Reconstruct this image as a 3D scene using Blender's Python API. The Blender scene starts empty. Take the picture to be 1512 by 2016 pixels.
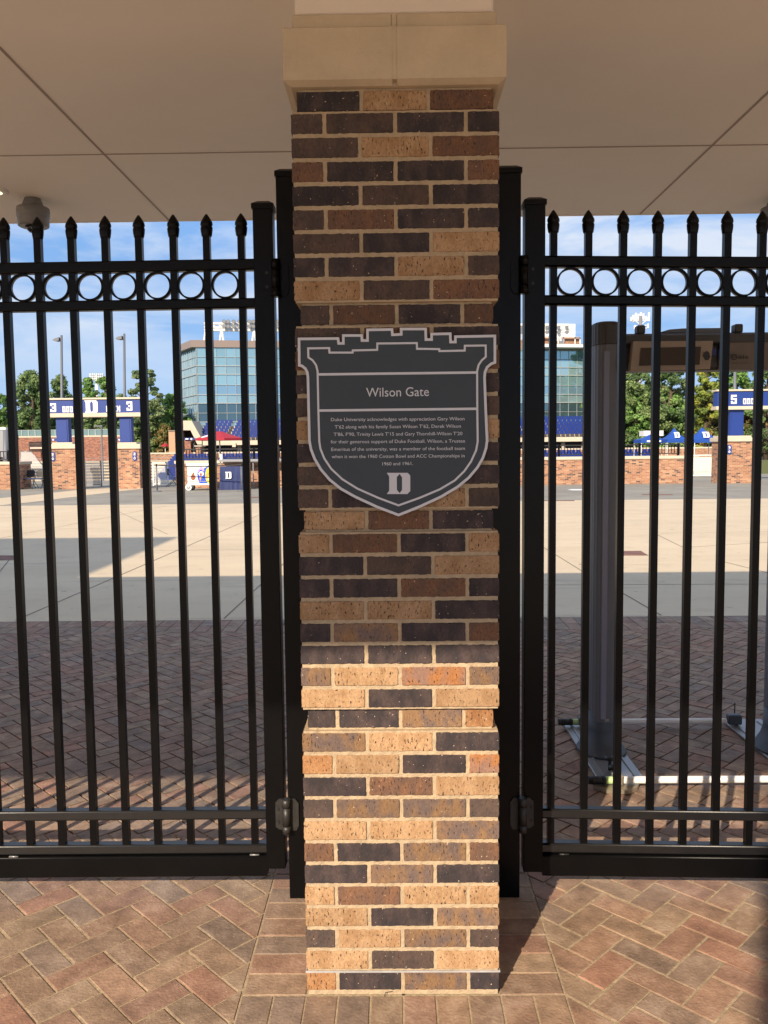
import bpy, math, random
from math import sin, cos, pi, radians, hypot, atan2, sqrt
from mathutils import Vector, Matrix, noise
from mathutils.geometry import tessellate_polygon
random.seed(7)
S = bpy.context.scene
COL = S.collection

# ------------------------------------------------------------------ camera
F, PIT, ROL, YAW, CX, DD, HH = 1628., .076, .0105, .0116, -.015, 2.459, 1.699
fw = Vector((-sin(YAW)*cos(PIT), cos(YAW)*cos(PIT), -sin(PIT)))
rt = Vector((cos(YAW), sin(YAW), 0)); up = rt.cross(fw)
rt, up = cos(ROL)*rt - sin(ROL)*up, sin(ROL)*rt + cos(ROL)*up
CAM = Vector((CX, -DD, HH))
cd = bpy.data.cameras.new('camera'); cam = bpy.data.objects.new('camera', cd); COL.objects.link(cam)
cd.sensor_fit = 'VERTICAL'; cd.sensor_height = 24; cd.lens = 24*F/2016; cd.clip_end = 5000; cd.clip_start = .05
m = Matrix((rt, up, -fw)).transposed().to_4x4(); m.translation = CAM; cam.matrix_world = m
S.camera = cam
def ray(x, y): return fw + rt*((x-756)/F) - up*((y-1008)/F)
def at(x, y, Y):
    d = ray(x, y); return CAM + d*((Y+DD)/d.y)
def gd(x, y, Z=0.0):
    d = ray(x, y); return CAM + d*((Z-HH)/d.z)

# ------------------------------------------------------------------ sky, sun, exposure
SUNV = Vector((-.475, -1, .636)).normalized()
W = bpy.data.worlds.new('World'); S.world = W; W.use_nodes = True
nt = W.node_tree; N = nt.nodes; N.clear(); LK = nt.links.new
out = N.new('ShaderNodeOutputWorld'); bg = N.new('ShaderNodeBackground')
sky = N.new('ShaderNodeTexSky'); sky.sky_type = 'NISHITA'; sky.sun_disc = False
sky.sun_elevation = math.asin(SUNV.z); sky.sun_rotation = atan2(SUNV.x, SUNV.y)
sky.altitude = 100; sky.air_density = 1.0; sky.dust_density = .3; sky.ozone_density = 3
bg.inputs[1].default_value = .15
tc = N.new('ShaderNodeTexCoord')
mp = N.new('ShaderNodeMapping'); mp.inputs['Scale'].default_value = (2.2, 2.2, 9.0); mp.inputs['Location'].default_value = (.4, .2, .95)
n1 = N.new('ShaderNodeTexNoise'); n1.inputs['Scale'].default_value = 1.5; n1.inputs['Detail'].default_value = 9; n1.inputs['Roughness'].default_value = .58
n1.inputs['Distortion'].default_value = .5
r1 = N.new('ShaderNodeValToRGB'); r1.color_ramp.elements[0].position = .37; r1.color_ramp.elements[1].position = .58
sep = N.new('ShaderNodeSeparateXYZ'); mr = N.new('ShaderNodeMapRange')
mr.inputs[1].default_value = .05; mr.inputs[2].default_value = .17; mr.inputs[3].default_value = .15; mr.inputs[4].default_value = 1.0
mu = N.new('ShaderNodeMath'); mu.operation = 'MULTIPLY'
mu2 = N.new('ShaderNodeMath'); mu2.operation = 'MULTIPLY'; mu2.inputs[1].default_value = .8
mx = N.new('ShaderNodeMixRGB'); mx.inputs[2].default_value = (3.3, 3.5, 3.8, 1)
LK(tc.outputs['Generated'], mp.inputs[0]); LK(mp.outputs[0], n1.inputs['Vector']); LK(n1.outputs['Fac'], r1.inputs[0])
LK(tc.outputs['Generated'], sep.inputs[0]); LK(sep.outputs['Z'], mr.inputs[0]); LK(mr.outputs[0], mu.inputs[0]); LK(r1.outputs[0], mu.inputs[1])
LK(mu.outputs[0], mu2.inputs[0]); hz = N.new('ShaderNodeMapRange'); hz.inputs[1].default_value = .22; hz.inputs[2].default_value = .6; hz.inputs[3].default_value = .95; hz.inputs[4].default_value = .1
hg = N.new('ShaderNodeValToRGB'); hg.color_ramp.elements[0].color = (1.45, 2.30, 3.55, 1); hg.color_ramp.elements[0].position = 0; hg.color_ramp.elements[1].color = (.72, 1.55, 3.2, 1); hg.color_ramp.elements[1].position = .30
hm = N.new('ShaderNodeMixRGB'); LK(sep.outputs['Z'], hg.inputs[0]); LK(hg.outputs[0], hm.inputs[2]); LK(sep.outputs['Z'], hz.inputs[0]); LK(hz.outputs[0], hm.inputs[0]); LK(sky.outputs[0], hm.inputs[1])
LK(mu2.outputs[0], mx.inputs[0]); LK(hm.outputs[0], mx.inputs[1]); LK(mx.outputs[0], bg.inputs[0]); LK(bg.outputs[0], out.inputs[0])
sd = bpy.data.lights.new('sun', 'SUN'); sd.energy = 4.0; sd.angle = radians(.6); sd.color = (1, .84, .645)
so = bpy.data.objects.new('sun', sd); COL.objects.link(so); so.rotation_euler = SUNV.to_track_quat('Z', 'Y').to_euler(); so.location = (-8, -20, 15)
S.view_settings.view_transform = 'Standard'; S.view_settings.look = 'None'; S.view_settings.gamma = 1; S.view_settings.exposure = .77
S.render.engine = 'CYCLES'
S.cycles.max_bounces = 8; S.cycles.diffuse_bounces = 5

# ------------------------------------------------------------------ materials
def mat(name, col, rough=.6, metal=0, var=.0, vs=8., bump=0., bs=60., attr=False, spec=.5, emit=None, alpha=None, trans=0, stretch=None, col2=None):
    M = bpy.data.materials.new(name); M.use_nodes = True
    t = M.node_tree; n = t.nodes; L = t.links.new
    b = n['Principled BSDF']; b.inputs['Roughness'].default_value = rough; b.inputs['Metallic'].default_value = metal
    b.inputs['Specular IOR Level'].default_value = spec
    b.inputs['Base Color'].default_value = (*col, 1)
    if emit: b.inputs['Emission Color'].default_value = (*emit[:3], 1); b.inputs['Emission Strength'].default_value = emit[3]
    if trans: b.inputs['Transmission Weight'].default_value = trans
    if alpha is not None: b.inputs['Alpha'].default_value = alpha
    co = n.new('ShaderNodeTexCoord'); mpn = n.new('ShaderNodeMapping'); L(co.outputs['Object'], mpn.inputs[0])
    if stretch: mpn.inputs['Scale'].default_value = stretch
    src = None
    if attr:
        a = n.new('ShaderNodeAttribute'); a.attribute_name = 'c1'; src = a.outputs['Color']
    if var or col2:
        nz = n.new('ShaderNodeTexNoise'); nz.inputs['Scale'].default_value = vs; nz.inputs['Detail'].default_value = 7; nz.inputs['Roughness'].default_value = .65
        L(mpn.outputs[0], nz.inputs['Vector'])
        if col2:
            rp = n.new('ShaderNodeValToRGB'); rp.color_ramp.elements[0].position = .38; rp.color_ramp.elements[1].position = .62
            L(nz.outputs['Fac'], rp.inputs[0]); m2 = n.new('ShaderNodeMixRGB'); L(rp.outputs[0], m2.inputs[0])
            if src: L(src, m2.inputs[1])
            else: m2.inputs[1].default_value = (*col, 1)
            m2.inputs[2].default_value = (*col2, 1); src = m2.outputs[0]
        if var:
            mm = n.new('ShaderNodeMapRange'); mm.inputs[1].default_value = .25; mm.inputs[2].default_value = .75
            mm.inputs[3].default_value = 1-var; mm.inputs[4].default_value = 1+var; L(nz.outputs['Fac'], mm.inputs[0])
            vm = n.new('ShaderNodeVectorMath'); vm.operation = 'SCALE'; L(mm.outputs[0], vm.inputs['Scale'])
            if src: L(src, vm.inputs[0])
            else: vm.inputs[0].default_value = col
            src = vm.outputs[0]
    if src: L(src, b.inputs['Base Color'])
    if bump:
        bn = n.new('ShaderNodeTexNoise'); bn.inputs['Scale'].default_value = bs; bn.inputs['Detail'].default_value = 6; L(mpn.outputs[0], bn.inputs['Vector'])
        bb = n.new('ShaderNodeBump'); bb.inputs['Strength'].default_value = bump; bb.inputs['Distance'].default_value = .01
        L(bn.outputs['Fac'], bb.inputs['Height']); L(bb.outputs[0], b.inputs['Normal'])
    return M

def brick_mat(name, cols, mortar, bw=.2032, bh=.0677, ms=.010):
    """distant running-bond brickwork: one brick = one tone"""
    M = bpy.data.materials.new(name); M.use_nodes = True; t = M.node_tree; n = t.nodes; L = t.links.new; b = n['Principled BSDF']
    b.inputs['Roughness'].default_value = .85
    g = n.new('ShaderNodeNewGeometry'); s = n.new('ShaderNodeSeparateXYZ'); L(g.outputs['Position'], s.inputs[0])
    ad = n.new('ShaderNodeMath'); ad.operation = 'ADD'; L(s.outputs['X'], ad.inputs[0]); L(s.outputs['Y'], ad.inputs[1])
    cb = n.new('ShaderNodeCombineXYZ'); L(ad.outputs[0], cb.inputs[0]); L(s.outputs['Z'], cb.inputs[1])
    bt = n.new('ShaderNodeTexBrick'); L(cb.outputs[0], bt.inputs['Vector']); bt.inputs['Scale'].default_value = 1
    bt.inputs['Brick Width'].default_value = bw; bt.inputs['Row Height'].default_value = bh; bt.inputs['Mortar Size'].default_value = ms/2
    bt.inputs['Color1'].default_value = (0, 0, 0, 1); bt.inputs['Color2'].default_value = (1, 1, 1, 1); bt.inputs['Mortar'].default_value = (.5, .5, .5, 1)
    rp = n.new('ShaderNodeValToRGB'); rp.color_ramp.interpolation = 'CONSTANT'
    e = rp.color_ramp.elements; e[0].color = (*cols[0][1], 1); e[0].position = 0; e[1].position = cols[1][0]; e[1].color = (*cols[1][1], 1)
    for p, c in cols[2:]:
        q = e.new(p); q.color = (*c, 1)
    L(bt.outputs['Color'], rp.inputs[0]); mx = n.new('ShaderNodeMixRGB'); L(bt.outputs['Fac'], mx.inputs[0]); L(rp.outputs[0], mx.inputs[1]); mx.inputs[2].default_value = (*mortar, 1)
    nz = n.new('ShaderNodeTexNoise'); nz.inputs['Scale'].default_value = 1.2; L(g.outputs['Position'], nz.inputs['Vector'])
    mm = n.new('ShaderNodeMapRange'); mm.inputs[3].default_value = .8; mm.inputs[4].default_value = 1.2; L(nz.outputs['Fac'], mm.inputs[0])
    vm = n.new('ShaderNodeVectorMath'); vm.operation = 'SCALE'; L(mx.outputs[0], vm.inputs[0]); L(mm.outputs[0], vm.inputs['Scale']); L(vm.outputs[0], b.inputs['Base Color'])
    return M

def near_brick_mat():
    """face colour c1 mottled with c2, wire-cut texture, dark pits"""
    M = bpy.data.materials.new('pillar_brick'); M.use_nodes = True; t = M.node_tree; n = t.nodes; L = t.links.new; b = n['Principled BSDF']
    b.inputs['Roughness'].default_value = .82; b.inputs['Specular IOR Level'].default_value = .3
    a = n.new('ShaderNodeAttribute'); a.attribute_name = 'c1'; a2 = n.new('ShaderNodeAttribute'); a2.attribute_name = 'c2'
    co = n.new('ShaderNodeTexCoord'); mpn = n.new('ShaderNodeMapping'); mpn.inputs['Scale'].default_value = (1, 1, .55); L(co.outputs['Object'], mpn.inputs[0])
    nz = n.new('ShaderNodeTexNoise'); nz.inputs['Scale'].default_value = 22; nz.inputs['Detail'].default_value = 5; L(mpn.outputs[0], nz.inputs['Vector'])
    rp = n.new('ShaderNodeValToRGB'); rp.color_ramp.elements[0].position = .42; rp.color_ramp.elements[1].position = .60; L(nz.outputs['Fac'], rp.inputs[0])
    m1 = n.new('ShaderNodeMixRGB'); L(rp.outputs[0], m1.inputs[0]); L(a.outputs['Color'], m1.inputs[1]); L(a2.outputs['Color'], m1.inputs[2])
    # fine grain
    fg = n.new('ShaderNodeTexNoise'); fg.inputs['Scale'].default_value = 130; fg.inputs['Detail'].default_value = 8; fg.inputs['Roughness'].default_value = .8; L(mpn.outputs[0], fg.inputs['Vector'])
    mm = n.new('ShaderNodeMapRange'); mm.inputs[1].default_value = .3; mm.inputs[2].default_value = .7; mm.inputs[3].default_value = .62; mm.inputs[4].default_value = 1.34; L(fg.outputs['Fac'], mm.inputs[0])
    v = n.new('ShaderNodeVectorMath'); v.operation = 'SCALE'; L(m1.outputs[0], v.inputs[0]); L(mm.outputs[0], v.inputs['Scale'])
    # pits (dark, vertical tears) and pale specks
    mp2 = n.new('ShaderNodeMapping'); mp2.inputs['Scale'].default_value = (1, 1, .42); L(co.outputs['Object'], mp2.inputs[0])
    pn = n.new('ShaderNodeTexNoise'); pn.inputs['Scale'].default_value = 190; pn.inputs['Detail'].default_value = 2; L(mp2.outputs[0], pn.inputs['Vector'])
    pr = n.new('ShaderNodeValToRGB'); pr.color_ramp.elements[0].position = .615; pr.color_ramp.elements[1].position = .67; L(pn.outputs['Fac'], pr.inputs[0])
    m2 = n.new('ShaderNodeMixRGB'); L(pr.outputs[0], m2.inputs[0]); L(v.outputs[0], m2.inputs[1]); m2.inputs[2].default_value = (.05, .03, .022, 1)
    sn = n.new('ShaderNodeTexNoise'); sn.inputs['Scale'].default_value = 140; sn.inputs['Detail'].default_value = 1; L(co.outputs['Object'], sn.inputs['Vector'])
    sr = n.new('ShaderNodeValToRGB'); sr.color_ramp.elements[0].position = .735; sr.color_ramp.elements[1].position = .76; L(sn.outputs['Fac'], sr.inputs[0])
    m3 = n.new('ShaderNodeMixRGB'); L(sr.outputs[0], m3.inputs[0]); L(m2.outputs[0], m3.inputs[1]); m3.inputs[2].default_value = (.55, .42, .30, 1)
    L(m3.outputs[0], b.inputs['Base Color'])
    sb = n.new('ShaderNodeMath'); sb.operation = 'MULTIPLY_ADD'; sb.inputs[1].default_value = -.8; L(pr.outputs[0], sb.inputs[0]); L(fg.outputs['Fac'], sb.inputs[2])
    bp = n.new('ShaderNodeBump'); bp.inputs['Strength'].default_value = .4; bp.inputs['Distance'].default_value = .0018; L(sb.outputs[0], bp.inputs['Height']); L(bp.outputs[0], b.inputs['Normal'])
    return M

def paver_mat():
    M = bpy.data.materials.new('clay_paver'); M.use_nodes = True; t = M.node_tree; n = t.nodes; L = t.links.new; b = n['Principled BSDF']
    b.inputs['Roughness'].default_value = .72; b.inputs['Specular IOR Level'].default_value = .35
    a = n.new('ShaderNodeAttribute'); a.attribute_name = 'c1'; co = n.new('ShaderNodeTexCoord')
    nz = n.new('ShaderNodeTexNoise'); nz.inputs['Scale'].default_value = 9; nz.inputs['Detail'].default_value = 8; nz.inputs['Roughness'].default_value = .7; L(co.outputs['Object'], nz.inputs['Vector'])
    mm = n.new('ShaderNodeMapRange'); mm.inputs[1].default_value = .3; mm.inputs[2].default_value = .7; mm.inputs[3].default_value = .58; mm.inputs[4].default_value = 1.38; L(nz.outputs['Fac'], mm.inputs[0])
    v = n.new('ShaderNodeVectorMath'); v.operation = 'SCALE'; L(a.outputs['Color'], v.inputs[0]); L(mm.outputs[0], v.inputs['Scale'])
    # pale scuffs and efflorescence
    n2 = n.new('ShaderNodeTexNoise'); n2.inputs['Scale'].default_value = 4.5; n2.inputs['Detail'].default_value = 10; n2.inputs['Roughness'].default_value = .78; L(co.outputs['Object'], n2.inputs['Vector'])
    r2 = n.new('ShaderNodeValToRGB'); r2.color_ramp.elements[0].position = .52; r2.color_ramp.elements[1].position = .78; L(n2.outputs['Fac'], r2.inputs[0])
    k = n.new('ShaderNodeMath'); k.operation = 'MULTIPLY'; k.inputs[1].default_value = .65; L(r2.outputs[0], k.inputs[0])
    m2 = n.new('ShaderNodeMixRGB'); L(k.outputs[0], m2.inputs[0]); L(v.outputs[0], m2.inputs[1]); m2.inputs[2].default_value = (.42, .36, .29, 1)
    n3 = n.new('ShaderNodeTexNoise'); n3.inputs['Scale'].default_value = 120; n3.inputs['Detail'].default_value = 2; L(co.outputs['Object'], n3.inputs['Vector'])
    r3 = n.new('ShaderNodeValToRGB'); r3.color_ramp.elements[0].position = .70; r3.color_ramp.elements[1].position = .74; L(n3.outputs['Fac'], r3.inputs[0])
    m3 = n.new('ShaderNodeMixRGB'); L(r3.outputs[0], m3.inputs[0]); L(m2.outputs[0], m3.inputs[1]); m3.inputs[2].default_value = (.5, .42, .33, 1)
    L(m3.outputs[0], b.inputs['Base Color'])
    bn = n.new('ShaderNodeTexNoise'); bn.inputs['Scale'].default_value = 90; bn.inputs['Detail'].default_value = 7; L(co.outputs['Object'], bn.inputs['Vector'])
    bp = n.new('ShaderNodeBump'); bp.inputs['Strength'].default_value = .7; bp.inputs['Distance'].default_value = .004; L(bn.outputs['Fac'], bp.inputs['Height']); L(bp.outputs[0], b.inputs['Normal'])
    return M

def leaf_mat():
    M = bpy.data.materials.new('foliage'); M.use_nodes = True; t = M.node_tree; n = t.nodes; L = t.links.new; b = n['Principled BSDF']
    a = n.new('ShaderNodeAttribute'); a.attribute_name = 'c1'; L(a.outputs['Color'], b.inputs['Base Color']); b.inputs['Roughness'].default_value = .6
    b.inputs['Specular IOR Level'].default_value = .25
    tr = n.new('ShaderNodeBsdfTranslucent'); L(a.outputs['Color'], tr.inputs[0]); ms = n.new('ShaderNodeMixShader'); ms.inputs[0].default_value = .35
    L(b.outputs[0], ms.inputs[1]); L(tr.outputs[0], ms.inputs[2]); L(ms.outputs[0], n['Material Output'].inputs[0])
    return M

def glass_mat(name, col, rough=.04):
    M = mat(name, col, rough, 0, spec=1.0); b = M.node_tree.nodes['Principled BSDF']; b.inputs['Metallic'].default_value = .55
    n = M.node_tree.nodes; L = M.node_tree.links.new
    a = n.new('ShaderNodeAttribute'); a.attribute_name = 'c1'; L(a.outputs['Color'], b.inputs['Base Color'])
    return M

FARCOLS = [(0, (.36, .180, .105)), (.32, (.29, .13, .075)), (.45, (.42, .24, .14)), (.58, (.22, .105, .068)), (.70, (.08, .05, .048)), (.80, (.33, .16, .09))]
X = dict(
 brick=near_brick_mat(), mortar=mat('mortar', (.44, .335, .215), .95, var=.20, vs=24, bump=.30, bs=110),
 stone=mat('limestone', (.55, .445, .31), .85, var=.14, vs=6, bump=.25, bs=120),
 stucco=mat('painted_stucco', (.74, .65, .56), .9, var=.035, vs=1.2, bump=.1, bs=200),
 soffit=mat('soffit_panel', (.86, .80, .715), .8, var=.05, vs=.9, bump=.05, bs=150),
 seam=mat('soffit_seam', (.34, .27, .22), .7), white=mat('white_paint', (.78, .77, .74), .5, var=.03),
 black=mat('black_powder_coat', (.0030, .0030, .0033), .32, var=.3, vs=6, bump=.03, bs=240, spec=.17),
 worn=mat('black_paint_worn_glossy', (.004, .004, .0043), .40, var=.5, vs=25, bump=.05, bs=200, spec=.75), hinge=mat('hinge_metal', (.022, .021, .020), .45, var=.4, vs=40, bump=.10, bs=120),
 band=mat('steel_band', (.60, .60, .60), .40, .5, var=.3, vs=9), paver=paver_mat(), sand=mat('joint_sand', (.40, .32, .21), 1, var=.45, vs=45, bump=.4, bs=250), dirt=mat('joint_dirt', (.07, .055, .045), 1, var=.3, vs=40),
 plate=mat('plaque_slate', (.034, .047, .060), .55, var=.08, vs=4, bump=.04, bs=300), silver=mat('plaque_silver', (.62, .63, .68), .45),
 conc=None, asph=mat('asphalt', (.23, .215, .185), .9, var=.10, vs=.5, bump=.2, bs=30, col2=(.27, .255, .215)),
 grass=mat('turf', (.06, .10, .03), 1, var=.3, vs=.3), far=mat('far_ground', (.16, .15, .10), 1, var=.3, vs=.05, col2=(.08, .10, .04)),
 joint=mat('saw_cut', (.16, .13, .10), 1), fbrick=brick_mat('far_brick', FARCOLS, (.48, .34, .23)),
 dbrick=brick_mat('dark_red_brick', [(0, (.30, .11, .07)), (.35, (.20, .08, .055)), (.6, (.38, .16, .10)), (.85, (.12, .06, .05))], (.36, .24, .17)),
 insb=brick_mat('inset_brick', [(0, (.20, .09, .065)), (.5, (.15, .07, .055))], (.26, .18, .13)),
 cream=mat('cast_stone', (.56, .48, .37), .8, var=.05, vs=3), blue=mat('royal_blue_panel', (.012, .040, .22), .45, var=.04), dblue=mat('dark_blue_panel', (.010, .022, .14), .45),
 seat=mat('blue_seat', (.007, .028, .19), .4, var=.1, vs=3), bwhite=mat('sign_white', (.80, .80, .80), .5), steel=mat('grey_steel', (.33, .33, .34), .4, .5),
 lamp=mat('lamp_grey', (.13, .14, .16), .5), step=mat('bleacher_concrete', (.46, .39, .30), .9, var=.12, vs=1.5), tan=mat('tan_render', (.46, .29, .18), .9, var=.08, vs=2),
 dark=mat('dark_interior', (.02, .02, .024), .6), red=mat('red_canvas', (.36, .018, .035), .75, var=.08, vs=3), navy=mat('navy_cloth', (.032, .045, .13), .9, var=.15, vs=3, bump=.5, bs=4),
 blk=mat('black_plastic', (.015, .015, .016), .5), det=mat('detector_grey', (.115, .125, .145), .42, var=.05), detd=mat('detector_dark', (.055, .07, .09), .5), taupe=mat('detector_taupe', (.042, .040, .038), .5),
 strip=mat('detector_strip', (.20, .21, .28), .3), panel=mat('display_bezel', (.30, .25, .20), .5), lcd=mat('display_glass', (.035, .03, .028), .12), pole=mat('white_pole', (.80, .80, .78), .3),
 green=mat('green_sleeve', (.45, .62, .28), .5), gold=mat('zinc_plate', (.34, .29, .21), .4, .5), alu=mat('ribbed_aluminium', (.30, .30, .30), .4, .5),
 leaf=leaf_mat(), bark=mat('bark', (.10, .07, .05), .95, var=.3, vs=5), glass=glass_mat('curtain_glass', (.2, .3, .33)), mull=mat('mullion', (.34, .38, .38), .4, .2), roofm=mat('roof_metal', (.24, .185, .16), .5),
 clear=mat('clear_acrylic', (.75, .76, .74), .15, alpha=.35), cam=mat('camera_housing', (.17, .165, .17), .4), lens=mat('smoked_dome', (.01, .01, .012), .1), warm=mat('lamp_glow', (1, .8, .5), .5, emit=(1, .7, .35, 1.5)),
 cart=mat('cart_white', (.80, .80, .76), .35), yellow=mat('yellow_print', (.80, .62, .02), .5), cblue=mat('blue_print', (.02, .08, .55), .5), pink=mat('pink_print', (.75, .35, .60), .5), brown=mat('brown_print', (.32, .08, .03), .5), orange=mat('orange_print', (.80, .35, .08), .5),
 chairblue=mat('chair_seat_blue', (.02, .06, .17), .5), tent=mat('blue_canopy', (.008, .065, .34), .6, var=.08, vs=2), antenna=mat('antenna_white', (.78, .78, .78), .5), glassrail=mat('glass_rail', (.20, .30, .29), .15, .3),
)
def conc_mat():
    M = bpy.data.materials.new('plaza_concrete'); M.use_nodes = True; t = M.node_tree; n = t.nodes; L = t.links.new; b = n['Principled BSDF']; b.inputs['Roughness'].default_value = .85
    co = n.new('ShaderNodeTexCoord')
    def nz(sc, det, ro, st=(1, 1, 1)):
        m_ = n.new('ShaderNodeMapping'); m_.inputs['Scale'].default_value = st; L(co.outputs['Object'], m_.inputs[0])
        k = n.new('ShaderNodeTexNoise'); k.inputs['Scale'].default_value = sc; k.inputs['Detail'].default_value = det; k.inputs['Roughness'].default_value = ro; L(m_.outputs[0], k.inputs['Vector']); return k.outputs['Fac']
    def ramp(f, p0, p1, c0=0, c1=1):
        k = n.new('ShaderNodeValToRGB'); e = k.color_ramp.elements; e[0].position = p0; e[1].position = p1; e[0].color = (c0, c0, c0, 1); e[1].color = (c1, c1, c1, 1); L(f, k.inputs[0]); return k.outputs[0]
    def mix(f, a_, b__):
        k = n.new('ShaderNodeMixRGB'); L(f, k.inputs[0])
        for i, v in ((1, a_), (2, b__)):
            if isinstance(v, tuple): k.inputs[i].default_value = (*v, 1)
            else: L(v, k.inputs[i])
        return k.outputs[0]
    c = mix(ramp(nz(.30, 9, .62, (.5, 1.6, 1)), .36, .62), (.54, .435, .30), (.61, .495, .345))
    c = mix(ramp(nz(1.6, 8, .7), .52, .75, 0, .45), c, (.36, .29, .20))          # worn, darker patches
    c = mix(ramp(nz(7.0, 3, .5), .68, .72, 0, .55), c, (.22, .18, .13))          # gum and drip spots
    c = mix(ramp(nz(.9, 4, .5, (.25, 3.0, 1)), .62, .66, 0, .30), c, (.30, .25, .19))   # tyre and wash streaks
    L(c, b.inputs['Base Color'])
    bp = n.new('ShaderNodeBump'); bp.inputs['Strength'].default_value = .25; bp.inputs['Distance'].default_value = .01; L(nz(35, 6, .6), bp.inputs['Height']); L(bp.outputs[0], b.inputs['Normal'])
    return M
X['conc'] = conc_mat()

# ------------------------------------------------------------------ mesh builder
def root_of(o):
    while o.parent: o = o.parent
    return o
class MB:
    def __init__(s): s.v = []; s.f = []; s.c1 = []; s.c2 = []; s.cur = ((1, 1, 1), (1, 1, 1)); s.sm = []
    def tone(s, a, b=None): s.cur = (a, b or a)
    def face(s, ids, smooth=False): s.f.append(ids); s.c1.append(s.cur[0]); s.c2.append(s.cur[1]); s.sm.append(smooth)
    def add(s, pts):
        k = len(s.v); s.v += [tuple(p) for p in pts]; return k
    def quad(s, *p): k = s.add(p); s.face(list(range(k, k+len(p))))
    def box(s, x0, y0, z0, x1, y1, z1, ch=0):
        if x0 > x1: x0, x1 = x1, x0
        if y0 > y1: y0, y1 = y1, y0
        if z0 > z1: z0, z1 = z1, z0
        if ch:
            c = min(ch, (x1-x0)/2.2, (y1-y0)/2.2, (z1-z0)/2.2); ids = {}
            def V(a, b, d, ax):
                p = [x0 if a < 0 else x1, y0 if b < 0 else y1, z0 if d < 0 else z1]; q = [a, b, d]
                for i in range(3):
                    if i != ax: p[i] -= q[i]*c
                return tuple(p)
            for a in (-1, 1):
                for b in (-1, 1):
                    for d in (-1, 1):
                        for ax in range(3): ids[(a, b, d, ax)] = s.add([V(a, b, d, ax)])
            I = ids; R = (-1, 1)
            for a in R:
                s.face([I[(a, -1, -1, 0)], I[(a, 1, -1, 0)], I[(a, 1, 1, 0)], I[(a, -1, 1, 0)]][::a])
                s.face([I[(-1, a, -1, 1)], I[(1, a, -1, 1)], I[(1, a, 1, 1)], I[(-1, a, 1, 1)]][::-a])
                s.face([I[(-1, -1, a, 2)], I[(1, -1, a, 2)], I[(1, 1, a, 2)], I[(-1, 1, a, 2)]][::a])
                for b in R:
                    s.face([I[(a, b, -1, 0)], I[(a, b, 1, 0)], I[(a, b, 1, 1)], I[(a, b, -1, 1)]][::-a*b])
                    s.face([I[(a, -1, b, 0)], I[(a, 1, b, 0)], I[(a, 1, b, 2)], I[(a, -1, b, 2)]][::a*b])
                    s.face([I[(-1, a, b, 1)], I[(1, a, b, 1)], I[(1, a, b, 2)], I[(-1, a, b, 2)]][::-a*b])
                    for d in R: s.face([I[(a, b, d, 0)], I[(a, b, d, 1)], I[(a, b, d, 2)]][::a*b*d])
            return s
        k = s.add([(x, y, z) for z in (z0, z1) for y in (y0, y1) for x in (x0, x1)])
        for q in ((0, 2, 3, 1), (4, 5, 7, 6), (0, 1, 5, 4), (1, 3, 7, 5), (3, 2, 6, 7), (2, 0, 4, 6)): s.face([k+i for i in q])
        return s
    def prism(s, poly, dv):
        """poly: list of 3-D points (any simple polygon), extruded by dv"""
        P = [Vector(p) for p in poly]; dv = Vector(dv); n = len(P)
        nn = Vector((0, 0, 0))
        for i in range(n): nn += P[i].cross(P[(i+1) % n])
        if nn.dot(dv) > 0: P = P[::-1]
        k = s.add(P); k2 = s.add([p+dv for p in P])
        for t in tessellate_polygon([P]):
            a, b, c = [P[i] for i in t]
            if (b-a).cross(c-a).dot(dv) > 0: t = t[::-1]
            s.face([k+i for i in t]); s.face([k2+i for i in t][::-1])
        for i in range(n):
            j = (i+1) % n; s.face([k+i, k2+i, k2+j, k+j][::-1])
        return s
    def tube(s, a, b, r, n=10, r2=None, caps=True):
        a, b = Vector(a), Vector(b); d = (b-a).normalized(); u = d.orthogonal().normalized(); w = d.cross(u); r2 = r if r2 is None else r2
        k = s.add([a+(u*cos(2*pi*i/n)+w*sin(2*pi*i/n))*r for i in range(n)]); k2 = s.add([b+(u*cos(2*pi*i/n)+w*sin(2*pi*i/n))*r2 for i in range(n)])
        for i in range(n): j = (i+1) % n; s.face([k+i, k+j, k2+j, k2+i], n > 6)
        if caps: s.face([k+i for i in range(n)][::-1]); s.face([k2+i for i in range(n)])
        return s
    def lathe(s, prof, cx, cy, n=24, sx=1, sy=1):
        """prof: (r, z) bottom to top"""
        ks = [s.add([(cx+r*sx*cos(2*pi*i/n), cy+r*sy*sin(2*pi*i/n), z) for i in range(n)]) for r, z in prof]
        for a, b in zip(ks, ks[1:]):
            for i in range(n): j = (i+1) % n; s.face([a+i, a+j, b+j, b+i], True)
        s.face([ks[0]+i for i in range(n)][::-1]); s.face([ks[-1]+i for i in range(n)])
        return s
    def ringy(s, cx, cz, y0, y1, ro, ri, n=32):
        """hoop with its axis along Y"""
        def c(r, y): return s.add([(cx+r*cos(2*pi*i/n), y, cz+r*sin(2*pi*i/n)) for i in range(n)])
        a, b, d, e = c(ro, y0), c(ro, y1), c(ri, y0), c(ri, y1)
        for i in range(n):
            j = (i+1) % n
            s.face([a+i, a+j, b+j, b+i][::-1], True); s.face([d+i, d+j, e+j, e+i], True); s.face([a+i, a+j, d+j, d+i]); s.face([b+i, b+j, e+j, e+i][::-1])
        return s
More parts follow.
